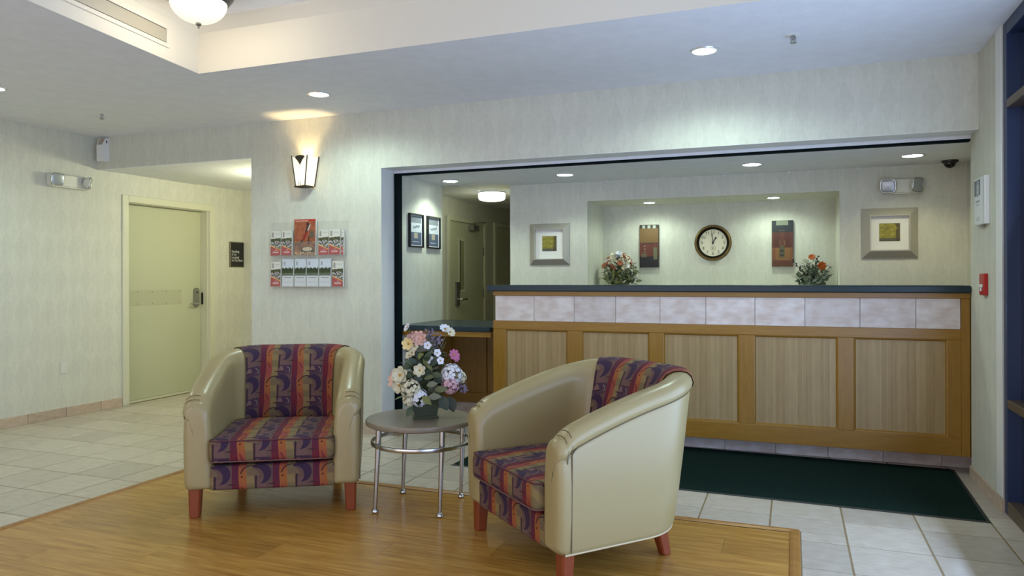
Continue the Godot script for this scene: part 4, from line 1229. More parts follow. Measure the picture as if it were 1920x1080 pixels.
func wall_clock(at: Vector3) -> void:
	var t := thing("wall_clock", "round brass rimmed wall clock in the middle of the niche", "clock", at)
	var out := Transform3D(Basis(Vector3.RIGHT, PI / 2), Vector3.ZERO) # lathe axis towards the room
	var b := MB.new()
	b.lathe([Vector2(0.163, 0.0), Vector2(0.163, 0.012), Vector2(0.159, 0.026), Vector2(0.153, 0.033), Vector2(0.146, 0.034), Vector2(0.142, 0.031)], 48, out, false)
	part("rim", b.done(), mat(rgb(112, 90, 48), 0.35, 0.6), t)
	b = MB.new()
	b.lathe([Vector2(0.142, 0.031), Vector2(0.136, 0.028), Vector2(0.126, 0.018), Vector2(0.121, 0.01)], 48, out, false)
	part("inner_ring", b.done(), mat(rgb(30, 24, 12), 0.5, 0.0, 0.2), t)
	b = MB.new()
	b.lathe([Vector2(0.122, 0.010), Vector2(0.0005, 0.0101)], 48, out)
	b.lathe([Vector2(0.122, 0.0), Vector2(0.122, 0.010)], 48, out)
	var face := part("dial", b.done(), mat(rgb(222, 214, 186), 0.5), t)
	for k in 12:
		var a := TAU * (k + 1) / 12.0
		var o := lettering("numeral", str(k + 1), 0.036, Vector3(sin(a) * 0.097, cos(a) * 0.097, 0.011), face, M.black)
		o.name = "numeral" if k == 0 else "numeral_%03d" % k
	b = MB.new()
	b.lathe([Vector2(0.026, 0.0105), Vector2(0.025, 0.0115), Vector2(0.0005, 0.0115)], 24, Transform3D(out.basis, Vector3(0, -0.05, 0)))
	part("seconds_dial", b.done(), mat(rgb(206, 198, 168), 0.5), face)
	part("seconds_hand", prism([Vector2(-0.003, -0.056), Vector2(0.003, -0.056), Vector2(0.001, -0.035), Vector2(-0.001, -0.035)], 0.0118, 0.0125), M.black, face)
	var ha := deg_to_rad(29.5)
	var ma := deg_to_rad(-6.0)
	part("hour_hand", prism([Vector2(-0.004, -0.012), Vector2(0.004, -0.012), Vector2(0.003, 0.036), Vector2(0.009, 0.046), Vector2(0.0, 0.066), Vector2(-0.009, 0.046), Vector2(-0.003, 0.036)], 0.0135, 0.015, Transform3D(Basis(Vector3(0, 0, 1), -ha), Vector3.ZERO)), M.black, t)
	part("minute_hand", prism([Vector2(-0.003, -0.016), Vector2(0.003, -0.016), Vector2(0.0025, 0.06), Vector2(0.005, 0.066), Vector2(0.0, 0.1), Vector2(-0.005, 0.066), Vector2(-0.0025, 0.06)], 0.0155, 0.017, Transform3D(Basis(Vector3(0, 0, 1), -ma), Vector3.ZERO)), M.black, t)
	b = MB.new()
	b.lathe([Vector2(0.008, 0.011), Vector2(0.008, 0.018), Vector2(0.0005, 0.0185)], 14, out)
	part("hub", b.done(), M.black, t)

func corridor_door(called: String, z0: float, z1: float, top: float, full: bool) -> void:
	var d := thing(called, "pale green corridor door with a narrow window and closer" if full else "plain pale door farther down the corridor", "door")
	d.set_meta("kind", "structure")
	var x := XC
	part("slab", bmm(Vector3(x + 0.001, 0.005, z0), Vector3(x + 0.012, top, z1), 0.002), M.doorpaint, d)
	part("frame_post", bmm(Vector3(x + 0.001, 0.0, z0 - 0.06), Vector3(x + 0.03, top + 0.05, z0 - 0.001), 0.004), M.casing, d)
	part("frame_post", bmm(Vector3(x + 0.001, 0.0, z1 + 0.001), Vector3(x + 0.03, top + 0.05, z1 + 0.06), 0.004), M.casing, d)
	part("frame_head", bmm(Vector3(x + 0.001, top + 0.001, z0 - 0.0005), Vector3(x + 0.03, top + 0.05, z1 + 0.0005), 0.004), M.casing, d)
	if not full: return
	part("vision_frame", bmm(Vector3(x + 0.012, 1.06, -7.50), Vector3(x + 0.02, 1.66, -7.33), 0.003), M.casing, d)
	part("vision_pane", bmm(Vector3(x + 0.02, 1.09, -7.465), Vector3(x + 0.0215, 1.63, -7.365)), mat(rgb(150, 149, 112), 0.2), d)
	part("vision_bead", bmm(Vector3(x + 0.02, 1.08, -7.372), Vector3(x + 0.024, 1.64, -7.352), 0.001), mat(rgb(70, 70, 46), 0.5), d)
	var l := part("lock_plate", bmm(Vector3(x + 0.012, 0.915, -7.34), Vector3(x + 0.03, 1.175, -7.25), 0.004), M.steel, d)
	var b := MB.new()
	b.tube([Vector3(x + 0.03, 0.985, -7.295), Vector3(x + 0.075, 0.985, -7.295), Vector3(x + 0.078, 0.985, -7.33), Vector3(x + 0.075, 0.985, -7.43)], 0.011, 8)
	part("lever", b.done(), M.chrome, l)
	part("hinge", bmm(Vector3(x + 0.012, 0.98, -8.035), Vector3(x + 0.022, 1.09, -8.01), 0.002), M.steel, d)
	part("hinge", bmm(Vector3(x + 0.012, 1.48, -8.035), Vector3(x + 0.022, 1.58, -8.01), 0.002), M.steel, d)
	var c := part("closer", bmm(Vector3(x + 0.013, 1.755, -7.78), Vector3(x + 0.075, 1.815, -7.6), 0.006), M.steel, d)
	b = MB.new()
	b.tube([Vector3(x + 0.05, 1.815, -7.66), Vector3(x + 0.05, 1.845, -7.66), Vector3(x + 0.16, 1.85, -7.74), Vector3(x + 0.04, 1.86, -8.0)], 0.007, 6)
	part("closer_arm", b.done(), M.steel, c)

# ------------------------------------------------------------------ tub chairs
func tub_path(a: float, zf: float, zb: float, r: float, taper: float) -> Array: # samples of the plan outline from the left front round the back to the right front: [point, inward normal]
	var o := []
	var straight := 16; var arc := 14; var back := 8
	var raw := []
	for k in straight: # dense near the front, where the arm rounds over
		var s := float(k) / straight
		raw.append(Vector2(-a, zf + (zb + r - zf) * s * (0.12 + 0.88 * s)))
	for k in arc:
		var th := PI / 2 * k / arc
		raw.append(Vector2(-a + r - r * cos(th), zb + r - r * sin(th)))
	for k in back: raw.append(Vector2(lerpf(-a + r, a - r, float(k) / back), zb))
	for k in arc + 1:
		var th := PI / 2 * k / arc
		raw.append(Vector2(a - r + r * sin(th), zb + r - r * cos(th)))
	for k in range(straight - 1, -1, -1):
		var s := float(k) / straight
		raw.append(Vector2(a, zf + (zb + r - zf) * s * (0.12 + 0.88 * s)))
	for p in raw:
		var q: Vector2 = p
		q.x *= 1.0 - taper * clampf((zf - q.y) / (zf - zb), 0, 1)
		o.append(q)
	return o

func make_chair(label: String) -> Node3D:
	var t := thing("tub_chair", label, "armchair", Vector3.ZERO, 0.0, "tub chairs in tan leather and patterned cloth")
	var zf := 0.018
	var y0 := 0.145
	var bot := tub_path(0.432, zf, -0.655, 0.27, 0.03)
	var top := tub_path(0.437, zf, -0.765, 0.30, 0.0)
	var K := top.size()
	var H := func(k: int) -> float:
		var z: float = top[k].y
		var s := clampf((zf - z) / (zf + 0.765), 0, 1)
		var hh := 0.615 + 0.19 * (1.0 - pow(1.0 - s, 1.55))
		var d := zf - z
		var dd := d + 0.034
		if dd < 0.095: hh -= 0.095 - sqrt(maxf(0.0, 0.095 * 0.095 - pow(0.095 - dd, 2.0)))
		return hh
	var at := func(k: int, off: float, y: float) -> Vector3:
		var f := clampf((y - y0) / 0.64, 0, 1.05)
		var p: Vector2 = bot[k].lerp(top[k], f)
		var a0: Vector2 = top[maxi(k - 1, 0)]; var a1: Vector2 = top[mini(k + 1, K - 1)]
		var d: Vector2 = (a1 - a0).normalized()
		var nn := Vector2(-d.y, d.x)
		if nn.dot(Vector2(0, -0.25) - p) < 0: nn = -nn
		p += nn * off
		return Vector3(p.x, y, p.y)
	var section := func(k: int) -> Array:
		var h: float = H.call(k)
		return [[0.012, y0], [0.0, y0 + 0.02], [-0.004, 0.28], [-0.004, 0.42], [0.0, h - 0.10], [0.004, h - 0.083], [0.010, h - 0.079], [0.003, h - 0.074], [-0.006, h - 0.06], [-0.006, h - 0.042], [0.004, h - 0.02], [0.022, h - 0.005], [0.05, h], [0.08, h - 0.004], [0.105, h - 0.018], [0.122, h - 0.045], [0.128, h - 0.085], [0.134, 0.40], [0.134, 0.22], [0.132, y0 + 0.01], [0.122, y0]]
	var rows := []
	for k in K:
		var row := PackedVector3Array()
		for q in section.call(k): row.append(at.call(k, q[0], q[1]))
		rows.append(row)
	var b := MB.new()
	b.grid(rows, false, [], false)
	# rounded arm fronts
	for e in [0, K - 1]:
		var c := Vector3.ZERO
		for p in rows[e]: c += p
		c /= rows[e].size()
		var fr := []
		for j in 9:
			var th := PI / 2 * minf(j, 6) / 6.0
			var ins := 0.034 * (1.0 - cos(th))
			var zo := 0.034 * sin(th)
			var row := PackedVector3Array()
			for p in rows[e]:
				var dd: Vector3 = p - c
				dd.x = signf(dd.x) * maxf(0.0, absf(dd.x) - ins)
				dd.y = signf(dd.y) * maxf(0.0, absf(dd.y) - ins * 0.8)
				if j == 7: dd *= 0.5
				if j == 8: dd *= 0.02
				row.append(c + Vector3(dd.x, dd.y, p.z - c.z + zo + (0.002 if j > 6 else 0.0)))
			fr.append(row)
		b.grid(fr, true, [], e != 0)
	part("leather_shell", b.done(), M.leather, t)
	# cloth inner back, running over the top to the rear seam
	var k0 := 16 + 7
	var k1 := K - 1 - 23
	var fab := []
	var fuv := []
	var run := 0.0
	for k in range(k0, k1 + 1):
		var h: float = H.call(k)
		var puff := 0.016 * sin(PI * float(k - k0) / (k1 - k0))
		var row := PackedVector3Array()
		var ur := PackedVector2Array()
		var sec := [[-0.002, h - 0.07], [-0.010, h - 0.058], [-0.010, h - 0.040], [0.001, h - 0.015], [0.020, h + 0.0], [0.05, h + 0.0055], [0.082, h + 0.002], [0.110, h - 0.014], [0.130 + puff * 0.5, h - 0.045], [0.138 + puff, h - 0.10], [0.144 + puff * 1.6, h - 0.2], [0.146 + puff * 1.6, 0.50], [0.142 + puff, 0.42], [0.13, 0.36]]
		var mid: Vector3 = at.call(k, 0.14, 0.6)
		if k > k0: run += mid.distance_to(at.call(k - 1, 0.14, 0.6))
		var len := 0.0
		for j in sec.size():
			var p: Vector3 = at.call(k, sec[j][0], sec[j][1])
			if j > 0: len += p.distance_to(row[j - 1])
			row.append(p)
			ur.append(Vector2(run / 0.185 + 0.55, len / 0.185 + 0.1))
		fab.append(row); fuv.append(ur)
	b = MB.new()
	b.grid(fab, false, fuv, false)
	part("cloth_back", b.done(), M.fabric, t)
	# seams: along the outer edge of the top roll, at the arm fronts, round the foot
	var path := []
	for k in range(5, K - 5): path.append(at.call(k, 0.006, H.call(k) - 0.079))
	b = MB.new(); b.tube(path, 0.0028, 6)
	part("roll_seam", b.done(), M.seam, t)
	path = []
	for k in K: path.append(at.call(k, 0.008, y0))
	b = MB.new(); b.tube(path, 0.0042, 6)
	part("foot_welt", b.done(), M.welt, t)
	for e in [0, 1]:
		var kk := func(k: int) -> int: return k if e == 0 else K - 1 - k
		b = MB.new()
		path = []
		for j in 9:
			path.append(at.call(kk.call(3), -0.003, lerpf(y0 + 0.01, H.call(kk.call(3)) - 0.085, j / 8.0)))
		for q in [[4, 0.003, 0.081], [5, 0.006, 0.079]]: path.append(at.call(kk.call(q[0]), q[1], H.call(kk.call(q[0])) - q[2]))
		b.tube(path, 0.0026, 6)
		part("arm_seam", b.done(), M.seam, t)
		for pl in [[1, 0.10], [3, 0.085]]:
			b = MB.new()
			path = []
			var kp: int = kk.call(pl[0])
			var h: float = H.call(kp)
			for q in [[-0.001, h - 0.10], [-0.005, h - 0.05], [0.006, h - 0.018], [0.024, h - 0.003], [0.05, h + 0.001], [0.075, h - 0.002]]:
				var w: Vector3 = at.call(kp, q[0], q[1])
				path.append(w + Vector3(0, -0.0005, 0.0))
			b.tube(path, 0.002, 6)
			part("pleat_seam", b.done(), M.seam, t)
	# seat
	b = MB.new()
	b.rbox(Vector3(0, 0.345, -0.22), Vector3(0.612, 0.118, 0.61), 0.03, 4, 0.2, 0.016)
	part("seat_cushion", b.done(), M.fabric, t)
	for yy in [0.397, 0.293]:
		b = MB.new()
		b.tube([Vector3(-0.303, yy, -0.3), Vector3(-0.303, yy, 0.05), Vector3(-0.294, yy, 0.074), Vector3(-0.27, yy, 0.081), Vector3(0.27, yy, 0.081), Vector3(0.294, yy, 0.074), Vector3(0.303, yy, 0.05), Vector3(0.303, yy, -0.3)], 0.0035, 6)
		part("cushion_welt", b.done(), mat(rgb(84, 40, 44), 0.8) if yy > 0.35 else mat(rgb(112, 76, 70), 0.8), t)
	b = MB.new()
	b.rbox(Vector3(0, 0.203, -0.025), Vector3(0.626, 0.128, 0.14), 0.018, 3, 0.2)
	part("seat_rail", b.done(), M.fabric, t)
	part("seat_deck", bmm(Vector3(-0.34, 0.15, -0.56), Vector3(0.34, 0.285, -0.08)), M.underside, t)
	# legs
	for s in [-1.0, 1.0]:
		part("leg", leg_mesh(Vector3(s * 0.388, 0.0, 0.0), Vector3(s * 0.386, 0.15, -0.005), 0.025, 0.031), M.cherry, t)
		part("leg", leg_mesh(Vector3(s * 0.275, 0.0, -0.585), Vector3(s * 0.27, 0.16, -0.545), 0.022, 0.031), M.cherry, t)
	return t

func leg_mesh(p0: Vector3, p1: Vector3, r0: float, r1: float) -> ArrayMesh:
	var b := MB.new()
	var rows := []
	for q in [[0.0, r0 * 0.86], [0.03, r0], [1.0, r1]]:
		var c: Vector3 = p0.lerp(p1, q[0])
		var row := PackedVector3Array()
		var r: float = q[1]
		var e := r * 0.72
		for w in [Vector2(-r, -e), Vector2(-e, -r), Vector2(e, -r), Vector2(r, -e), Vector2(r, e), Vector2(e, r), Vector2(-e, r), Vector2(-r, e)]:
			row.append(c + Vector3(w.x, 0, w.y))
		rows.append(row)
	for k in rows.size() - 1:
		for j in 8: b.quad(rows[k][(j + 1) % 8], rows[k][j], rows[k + 1][j], rows[k + 1][(j + 1) % 8])
	for j in range(1, 7):
		b.tri(rows[0][0], rows[0][j], rows[0][j + 1]); b.tri(rows[2][0], rows[2][j + 1], rows[2][j])
	return b.done()

func build_chairs() -> void:
	var c := make_chair("tan leather tub chair with patterned cloth seat, the left one facing the camera")
	c.position = Vector3(-2.5095, WOOD, -3.108)
	c.rotation.y = deg_to_rad(29.7)
	var d: Node3D = c.duplicate()
	d.name = numbered("tub_chair", self)
	add_child(d, true)
	d.set_meta("label", "tan leather tub chair seen from its side, right of the round table")
	d.position = Vector3(-1.123, WOOD, -2.996)
	d.rotation.y = deg_to_rad(-41.6)

# ------------------------------------------------------------------ table
func build_table() -> void:
	var o := Vector3(-1.87, WOOD, -3.496)
	var t := thing("round_table", "small round laminate side table on four chrome legs between the chairs", "side table", o)
	var b := MB.new()
	b.lathe([Vector2(0.0005, 0.438), Vector2(0.276, 0.438), Vector2(0.283, 0.443), Vector2(0.285, 0.455), Vector2(0.283, 0.465), Vector2(0.279, 0.4685), Vector2(0.0005, 0.4685)], 64)
	part("tabletop", b.done(), M.tabletop, t)
	for p in [[-0.152, 0.202], [-0.191, -0.156], [0.193, 0.148], [0.152, -0.195]]:
		var f := Vector3(p[0], 0.0, p[1])
		var lean := Vector3(0.016, 0, -0.004)
		b = MB.new()
		b.tube([f + Vector3(0, 0.018, 0), f * 0.99 + lean * 0.5 + Vector3(0, 0.22, 0), f * 0.98 + lean + Vector3(0, 0.438, 0)], [0.0095, 0.0125, 0.0155], 14)
		var l := part("leg", b.done(), M.chrome, t)
		b = MB.new()
		b.lathe([Vector2(0.0005, 0.0), Vector2(0.012, 0.0), Vector2(0.0185, 0.006), Vector2(0.0185, 0.014), Vector2(0.013, 0.021), Vector2(0.0095, 0.024)], 16, Transform3D(Basis.IDENTITY, f))
		part("foot", b.done(), M.chrome, l)
	b = MB.new()
	var rows := []
	for q in [Vector2(0.262, 0.335), Vector2(0.268, 0.338), Vector2(0.268, 0.356), Vector2(0.262, 0.359), Vector2(0.256, 0.356), Vector2(0.256, 0.338)]:
		var row := PackedVector3Array()
		for k in 56:
			var a := TAU * k / 56.0
			row.append(Vector3(q.x * cos(a) + 0.012, q.y, -q.x * sin(a)))
		rows.append(row)
	b.grid(rows, true, [], true, true)
	part("hoop", b.done(), M.chrome, t)

# ------------------------------------------------------------------ flowers
func petals(b: MB, c: Vector3, nrm: Vector3, n: int, ln: float, w: float, cup: float, spin := 0.0) -> void: # a ring of n petals round c facing nrm
	var z := nrm.normalized()
	var x := z.cross(Vector3.UP if absf(z.y) < 0.9 else Vector3.RIGHT).normalized()
	var y := z.cross(x)
	for k in n:
		var a := spin + TAU * k / n
		var d := x * cos(a) + y * sin(a)
		var s := z.cross(d)
		var rows := []
		for q in [[0.04, 0.18, 0.0], [0.35, 0.75, 0.25], [0.7, 1.0, 0.62], [0.95, 0.7, 1.0], [1.05, 0.12, 1.05]]:
			var row := PackedVector3Array()
			for e in [-1.0, 0.0, 1.0]:
				row.append(c + d * ln * q[0] + s * w * 0.5 * q[1] * e + z * (cup * ln * pow(q[2], 1.5) + absf(e) * w * 0.10 * q[1]))
			rows.append(row)
		b.grid(rows, false, [], false)

func leaf_mesh(c: Vector3, d: Vector3, up: Vector3, ln: float, w: float, bend: float) -> ArrayMesh:
	var b := MB.new()
	var s := d.cross(up).normalized()
	var u := s.cross(d).normalized()
	var rows := []
	for q in [[0.0, 0.06], [0.12, 0.42], [0.32, 0.88], [0.55, 1.0], [0.78, 0.68], [0.92, 0.3], [1.0, 0.02]]:
		var row := PackedVector3Array()
		for e in [-1.0, -0.5, 0.0, 0.5, 1.0]:
			row.append(c + d * ln * q[0] + s * w * 0.5 * q[1] * e + u * (-bend * ln * q[0] * q[0] + absf(e) * w * 0.14 * q[1]))
		rows.append(row)
	b.grid(rows, false, [], false)
	return b.done()

func bloom(t: Node, called: String, at: Vector3, nrm: Vector3, m: Material, r: float, n := 5, cup := 0.3, rings := 1, centre: Material = null) -> void:
	var b := MB.new()
	for k in rings: petals(b, at + nrm.normalized() * k * r * 0.06, nrm, n, r * (1.0 - 0.24 * k), r * (0.92 if n < 6 else 0.8 if n < 7 else 0.6) * (1.0 - 0.2 * k), cup + 0.3 * k, k * 0.55 + at.x * 40.0)
	var o := part(called, b.done(), m, t)
	if centre:
		b = MB.new()
		var z := nrm.normalized()
		var x := z.cross(Vector3.UP if absf(z.y) < 0.9 else Vector3.RIGHT).normalized()
		b.lathe([Vector2(r * 0.22, 0.0), Vector2(r * 0.2, r * 0.1), Vector2(0.0005, r * 0.18)], 10, Transform3D(Basis(x, z, x.cross(z)), at))
		part("flower_centre", b.done(), centre, o)

func hydrangea(t: Node, at: Vector3, r: float, m: Material, sd: int, count := 90, fr := 0.0105) -> void:
	rng.seed = sd
	var b := MB.new()
	for k in count:
		var yy := 1.0 - 2.0 * (k + 0.5) / count
		var a := k * 2.399963
		var d := Vector3(sqrt(1 - yy * yy) * cos(a), yy, sqrt(1 - yy * yy) * sin(a))
		d = (d + Vector3(rng.randf_range(-0.2, 0.2), rng.randf_range(-0.2, 0.2), rng.randf_range(-0.2, 0.2))).normalized()
		petals(b, at + d * r * rng.randf_range(0.86, 1.04), d, 4, fr, fr * 1.1, 0.15, rng.randf() * TAU)
	part("hydrangea_head", b.done(), m, t, Vector3.ZERO, "stuff")

func filler(t: Node, called: String, m: Material, at: Vector3, r: float, count: int, sd: int, sz := 0.006) -> void:
	rng.seed = sd
	var b := MB.new()
	for k in count:
		var d := Vector3(rng.randfn(), rng.randfn(), rng.randfn()).normalized() * r * pow(rng.randf(), 0.4)
		petals(b, at + d, d + Vector3(0, 0.02, 0.02), 5, sz, sz, 0.3, rng.randf() * TAU)
	part(called, b.done(), m, t, Vector3.ZERO, "stuff")

func leafmat(r: int, g: int, bl: int) -> StandardMaterial3D:
	var m := mat(rgb(r, g, bl), 0.55)
	m.backlight_enabled = true; m.backlight = rgb(r, g, bl) * 0.3
	return m

func build_flowers() -> void:
	var cy := Color(0.85, 0.84, 0.76)
	var cream := mat(rgb(206, 199, 168), 0.7)
	var white := mat(rgb(216, 217, 222), 0.7)
	var pinkw := mat(rgb(198, 158, 166), 0.7)
	var peach := mat(rgb(220, 178, 160), 0.7)
	var yel := mat(rgb(222, 200, 138), 0.7)
	var pink := mat(rgb(178, 98, 136), 0.7)
	var lilac := mat(rgb(128, 116, 134), 0.8)
	var gold := mat(rgb(168, 132, 48), 0.7)
	var lf := [leafmat(64, 76, 44), leafmat(92, 98, 62), leafmat(46, 58, 44), leafmat(104, 108, 50), leafmat(104, 108, 88)]
	# arrangement on the round table; local axes turned to face the camera side of the room
	var t := thing("flower_arrangement", "silk bouquet of cream, white and pink flowers in a square pot on the round table", "flowers", Vector3(-1.842, WOOD + 0.4685, -3.508), 0.3654)
	var b := MB.new()
	var rows := []
	var pf := [[0.066, 0.0], [0.068, 0.006], [0.064, 0.012], [0.058, 0.016], [0.070, 0.075], [0.083, 0.115], [0.088, 0.12], [0.084, 0.124], [0.074, 0.118]]
	for j in pf.size() - 1:
		for k in 4:
			var cs := [Vector2(-1, 1), Vector2(1, 1), Vector2(1, -1), Vector2(-1, -1)]
			var p: Vector2 = cs[k]; var q: Vector2 = cs[(k + 1) % 4]
			var w0: float = pf[j][0]; var w1: float = pf[j + 1][0]
			var R := Basis(Vector3.UP, 0.2)
			b.quad(R * Vector3(p.x * w0, pf[j][1], p.y * w0 * 0.8), R * Vector3(q.x * w0, pf[j][1], q.y * w0 * 0.8), R * Vector3(q.x * w1, pf[j + 1][1], q.y * w1 * 0.8), R * Vector3(p.x * w1, pf[j + 1][1], p.y * w1 * 0.8))
	part("pot", b.done(), mat(rgb(58, 66, 46), 0.5), t)
	b = MB.new()
	b.lathe([Vector2(0.06, 0.09), Vector2(0.05, 0.125), Vector2(0.0005, 0.14)], 16)
	part("moss", b.done(), lf[2], t)
	# px offsets from the pot foot (792, 779); one pixel is 2.85 mm at this distance
	var P := func(u: float, vv: float, z: float) -> Vector3: return Vector3((u - 790.0) * 0.00285, (780.0 - vv) * 0.00285, z)
	rng.seed = 11
	# stems
	var heads := [[774, 731, 0.11], [840, 706, 0.08], [749, 702, 0.07], [779, 630, 0.02], [759, 611, 0.0], [833, 618, 0.0], [815, 657, 0.05], [845, 662, 0.0], [812, 635, -0.02], [785, 688, 0.09], [861, 722, 0.0], [768, 657, 0.03], [736, 707, 0.02], [795, 612, -0.03], [800, 618, -0.05], [828, 640, -0.04]]
	for h in heads:
		b = MB.new()
		var e: Vector3 = P.call(h[0], h[1], h[2])
		var s := Vector3(e.x * 0.15, 0.12, e.z * 0.2)
		b.tube([s, s.lerp(e, 0.5) + Vector3(-e.x * 0.12, 0.02, 0), e], 0.0022, 5)
		part("stem", b.done(), lf[1], t)
	hydrangea(t, P.call(768, 722, 0.10), 0.052, cream, 1, 95, 0.0105)
	hydrangea(t, P.call(783, 738, 0.10), 0.046, white, 2, 85, 0.0105)
	hydrangea(t, P.call(765, 742, 0.095), 0.034, cream, 8, 55, 0.0105)
	hydrangea(t, P.call(842, 697, 0.06), 0.056, white, 3, 110, 0.0105)
	hydrangea(t, P.call(840, 716, 0.085), 0.045, pinkw, 4, 80, 0.0105)
	hydrangea(t, P.call(857, 704, 0.03), 0.030, cream, 9, 45, 0.0105)
	filler(t, "lilac_spray", lilac, P.call(812, 636, -0.01), 0.036, 60, 5)
	filler(t, "lilac_spray", lilac, P.call(861, 724, 0.02), 0.034, 50, 6)
	filler(t, "lilac_spray", lilac, P.call(796, 622, -0.03), 0.03, 24, 15)
	bloom(t, "cream_blossom", P.call(748, 697, 0.09), Vector3(-0.35, 0.2, 1), cream, 0.046, 6, 0.22, 2, gold)
	bloom(t, "cream_blossom", P.call(746, 716, 0.08), Vector3(-0.5, -0.2, 0.9), cream, 0.042, 6, 0.3, 2, gold)
	bloom(t, "pink_lily", P.call(735, 707, 0.05), Vector3(-0.9, 0.25, 0.5), peach, 0.042, 6, 0.4, 1, gold)
	bloom(t, "peach_peony", P.call(780, 631, 0.04), Vector3(0.15, 0.15, 1), peach, 0.040, 8, 0.30, 3, gold)
	bloom(t, "peach_peony", P.call(770, 634, 0.02), Vector3(-0.4, 0.3, 0.8), pinkw, 0.040, 7, 0.4, 2)
	bloom(t, "yellow_lily", P.call(761, 641, 0.04), Vector3(-0.4, 0.1, 0.9), yel, 0.034, 6, 0.4, 1, gold)
	bloom(t, "white_daisy", P.call(758, 611, 0.02), Vector3(-0.75, 0.45, 0.5), white, 0.026, 9, 0.2, 1, gold)
	bloom(t, "white_daisy", P.call(828, 614, 0.02), Vector3(0.3, 0.75, 0.6), white, 0.030, 9, 0.2, 1, gold)
	bloom(t, "white_daisy", P.call(838, 620, 0.02), Vector3(0.6, 0.5, 0.6), cream, 0.028, 9, 0.2, 1, gold)
	for q in [[815, 657, 0.06], [821, 671, 0.075], [801, 669, 0.07], [773, 646, 0.05], [768, 657, 0.05], [796, 644, 0.04], [762, 662, 0.05]]:
		bloom(t, "white_blossom", P.call(q[0], q[1], q[2]), Vector3((q[0] - 790) * 0.02, 0.25, 1), white if q[0] > 790 else cream, 0.021, 5, 0.12, 1, gold)
	bloom(t, "cream_blossom", P.call(785, 687, 0.12), Vector3(-0.1, 0.25, 1), cream, 0.033, 6, 0.22, 2, gold)
	bloom(t, "pink_cosmos", P.call(845, 662, 0.03), Vector3(0.5, 0.3, 0.8), pink, 0.030, 8, 0.15, 1, gold)
	bloom(t, "pink_cosmos", P.call(848, 668, 0.0), Vector3(0.7, 0.0, 0.6), pink, 0.024, 8, 0.2)
	# leaves
	rng.seed = 19
	for k in 190:
		var a := rng.randf() * TAU
		var yy := rng.randf_range(0.10, 0.36)
		var rad := rng.randf_range(0.02, 0.085) * (1.35 - yy * 2.0)
		var c := Vector3(cos(a) * rad, yy, sin(a) * rad * 0.8)
		var d := Vector3(cos(a), rng.randf_range(-0.1, 0.75), sin(a) * 0.8).normalized()
		part("leaf", leaf_mesh(c, d, Vector3.UP, rng.randf_range(0.05, 0.09), rng.randf_range(0.028, 0.046), rng.randf_range(0.0, 0.35)), lf[[0, 1, 2, 0, 3, 1, 4][rng.randi() % 7]], t)
	for k in 46:
		var a := rng.randf() * TAU
		var c := Vector3(cos(a) * rng.randf_range(0.0, 0.095), rng.randf_range(0.12, 0.34), 0.0)
		c.x *= 1.25 - c.y * 2.0
		c.z = rng.randf_range(0.03, 0.085)
		var d := Vector3(cos(a), sin(a), 0.3).normalized()
		part("leaf", leaf_mesh(c, d, Vector3(0.1, 0.3, 1.0), rng.randf_range(0.045, 0.07), rng.randf_range(0.024, 0.036), 0.15), lf[[0, 1, 2, 1, 3, 0][rng.randi() % 6]], t)
	# the few large leaves that show plainly
	for q in [[800, 735, 0.13, 0.8, 0.1, 0.075, 0.036, 4], [798, 714, 0.13, 0.9, 0.25, 0.06, 0.034, 4], [790, 733, 0.14, 0.75, -0.55, 0.065, 0.034, 3], [822, 733, 0.12, 0.45, -0.75, 0.085, 0.056, 2], [838, 736, 0.09, 0.3, -0.85, 0.085, 0.056, 2], [770, 755, 0.08, -0.4, -0.7, 0.06, 0.036, 0], [812, 722, 0.12, 0.85, 0.1, 0.07, 0.036, 1]]:
		var dd := Vector3(q[3], q[4], 0.35).normalized()
		part("leaf", leaf_mesh(P.call(q[0], q[1], q[2]), dd, Vector3(0.1, 0.35, 0.95), q[5], q[6], 0.2), lf[q[7]], t)
	# bouquet in the niche, left: white and rust
	var rust := mat(rgb(164, 104, 72), 0.75)
	var ly := 1.085
	var n := thing("flower_bouquet", "cream and rust silk bouquet at the left end of the niche ledge", "flowers", Vector3(-1.468, ly, -6.575), 0.3)
	b = MB.new()
	b.lathe([Vector2(0.0005, 0.0), Vector2(0.06, 0.0), Vector2(0.07, 0.03), Vector2(0.085, 0.08), Vector2(0.08, 0.085), Vector2(0.0005, 0.08)], 20)
	part("bowl", b.done(), mat(rgb(60, 66, 40), 0.5), n)
	rng.seed = 23
	var ms := [rust, cream, rust, white, cream, rust, white]
	for k in 44:
		var a := TAU * k * 0.381966
		var el := rng.randf_range(0.1, 1.45)
		var d := Vector3(cos(a) * cos(el), sin(el) * 1.0, sin(a) * cos(el))
		var e := Vector3(0, 0.12, 0) + d * Vector3(0.165, 0.235, 0.12) * rng.randf_range(0.72, 1.0)
		b = MB.new(); b.tube([Vector3(0, 0.08, 0), e * 0.5 + Vector3(0, 0.05, 0), e], 0.0022, 5)
		part("stem", b.done(), lf[1], n)
		bloom(n, "silk_flower", e, d + Vector3(0, 0.1, 0.6), ms[k % 7], rng.randf_range(0.020, 0.034), 6, 0.35, 2)
	for k in 90:
		var a := rng.randf() * TAU
		var c := Vector3(cos(a) * rng.randf_range(0.01, 0.12), rng.randf_range(0.07, 0.24), sin(a) * rng.randf_range(0.01, 0.09))
		part("leaf", leaf_mesh(c, Vector3(cos(a), rng.randf_range(-0.2, 0.9), sin(a) * 0.7).normalized(), Vector3.UP, rng.randf_range(0.055, 0.085), rng.randf_range(0.03, 0.045), 0.2), lf[[0, 1, 3, 1][rng.randi() % 4]], n)
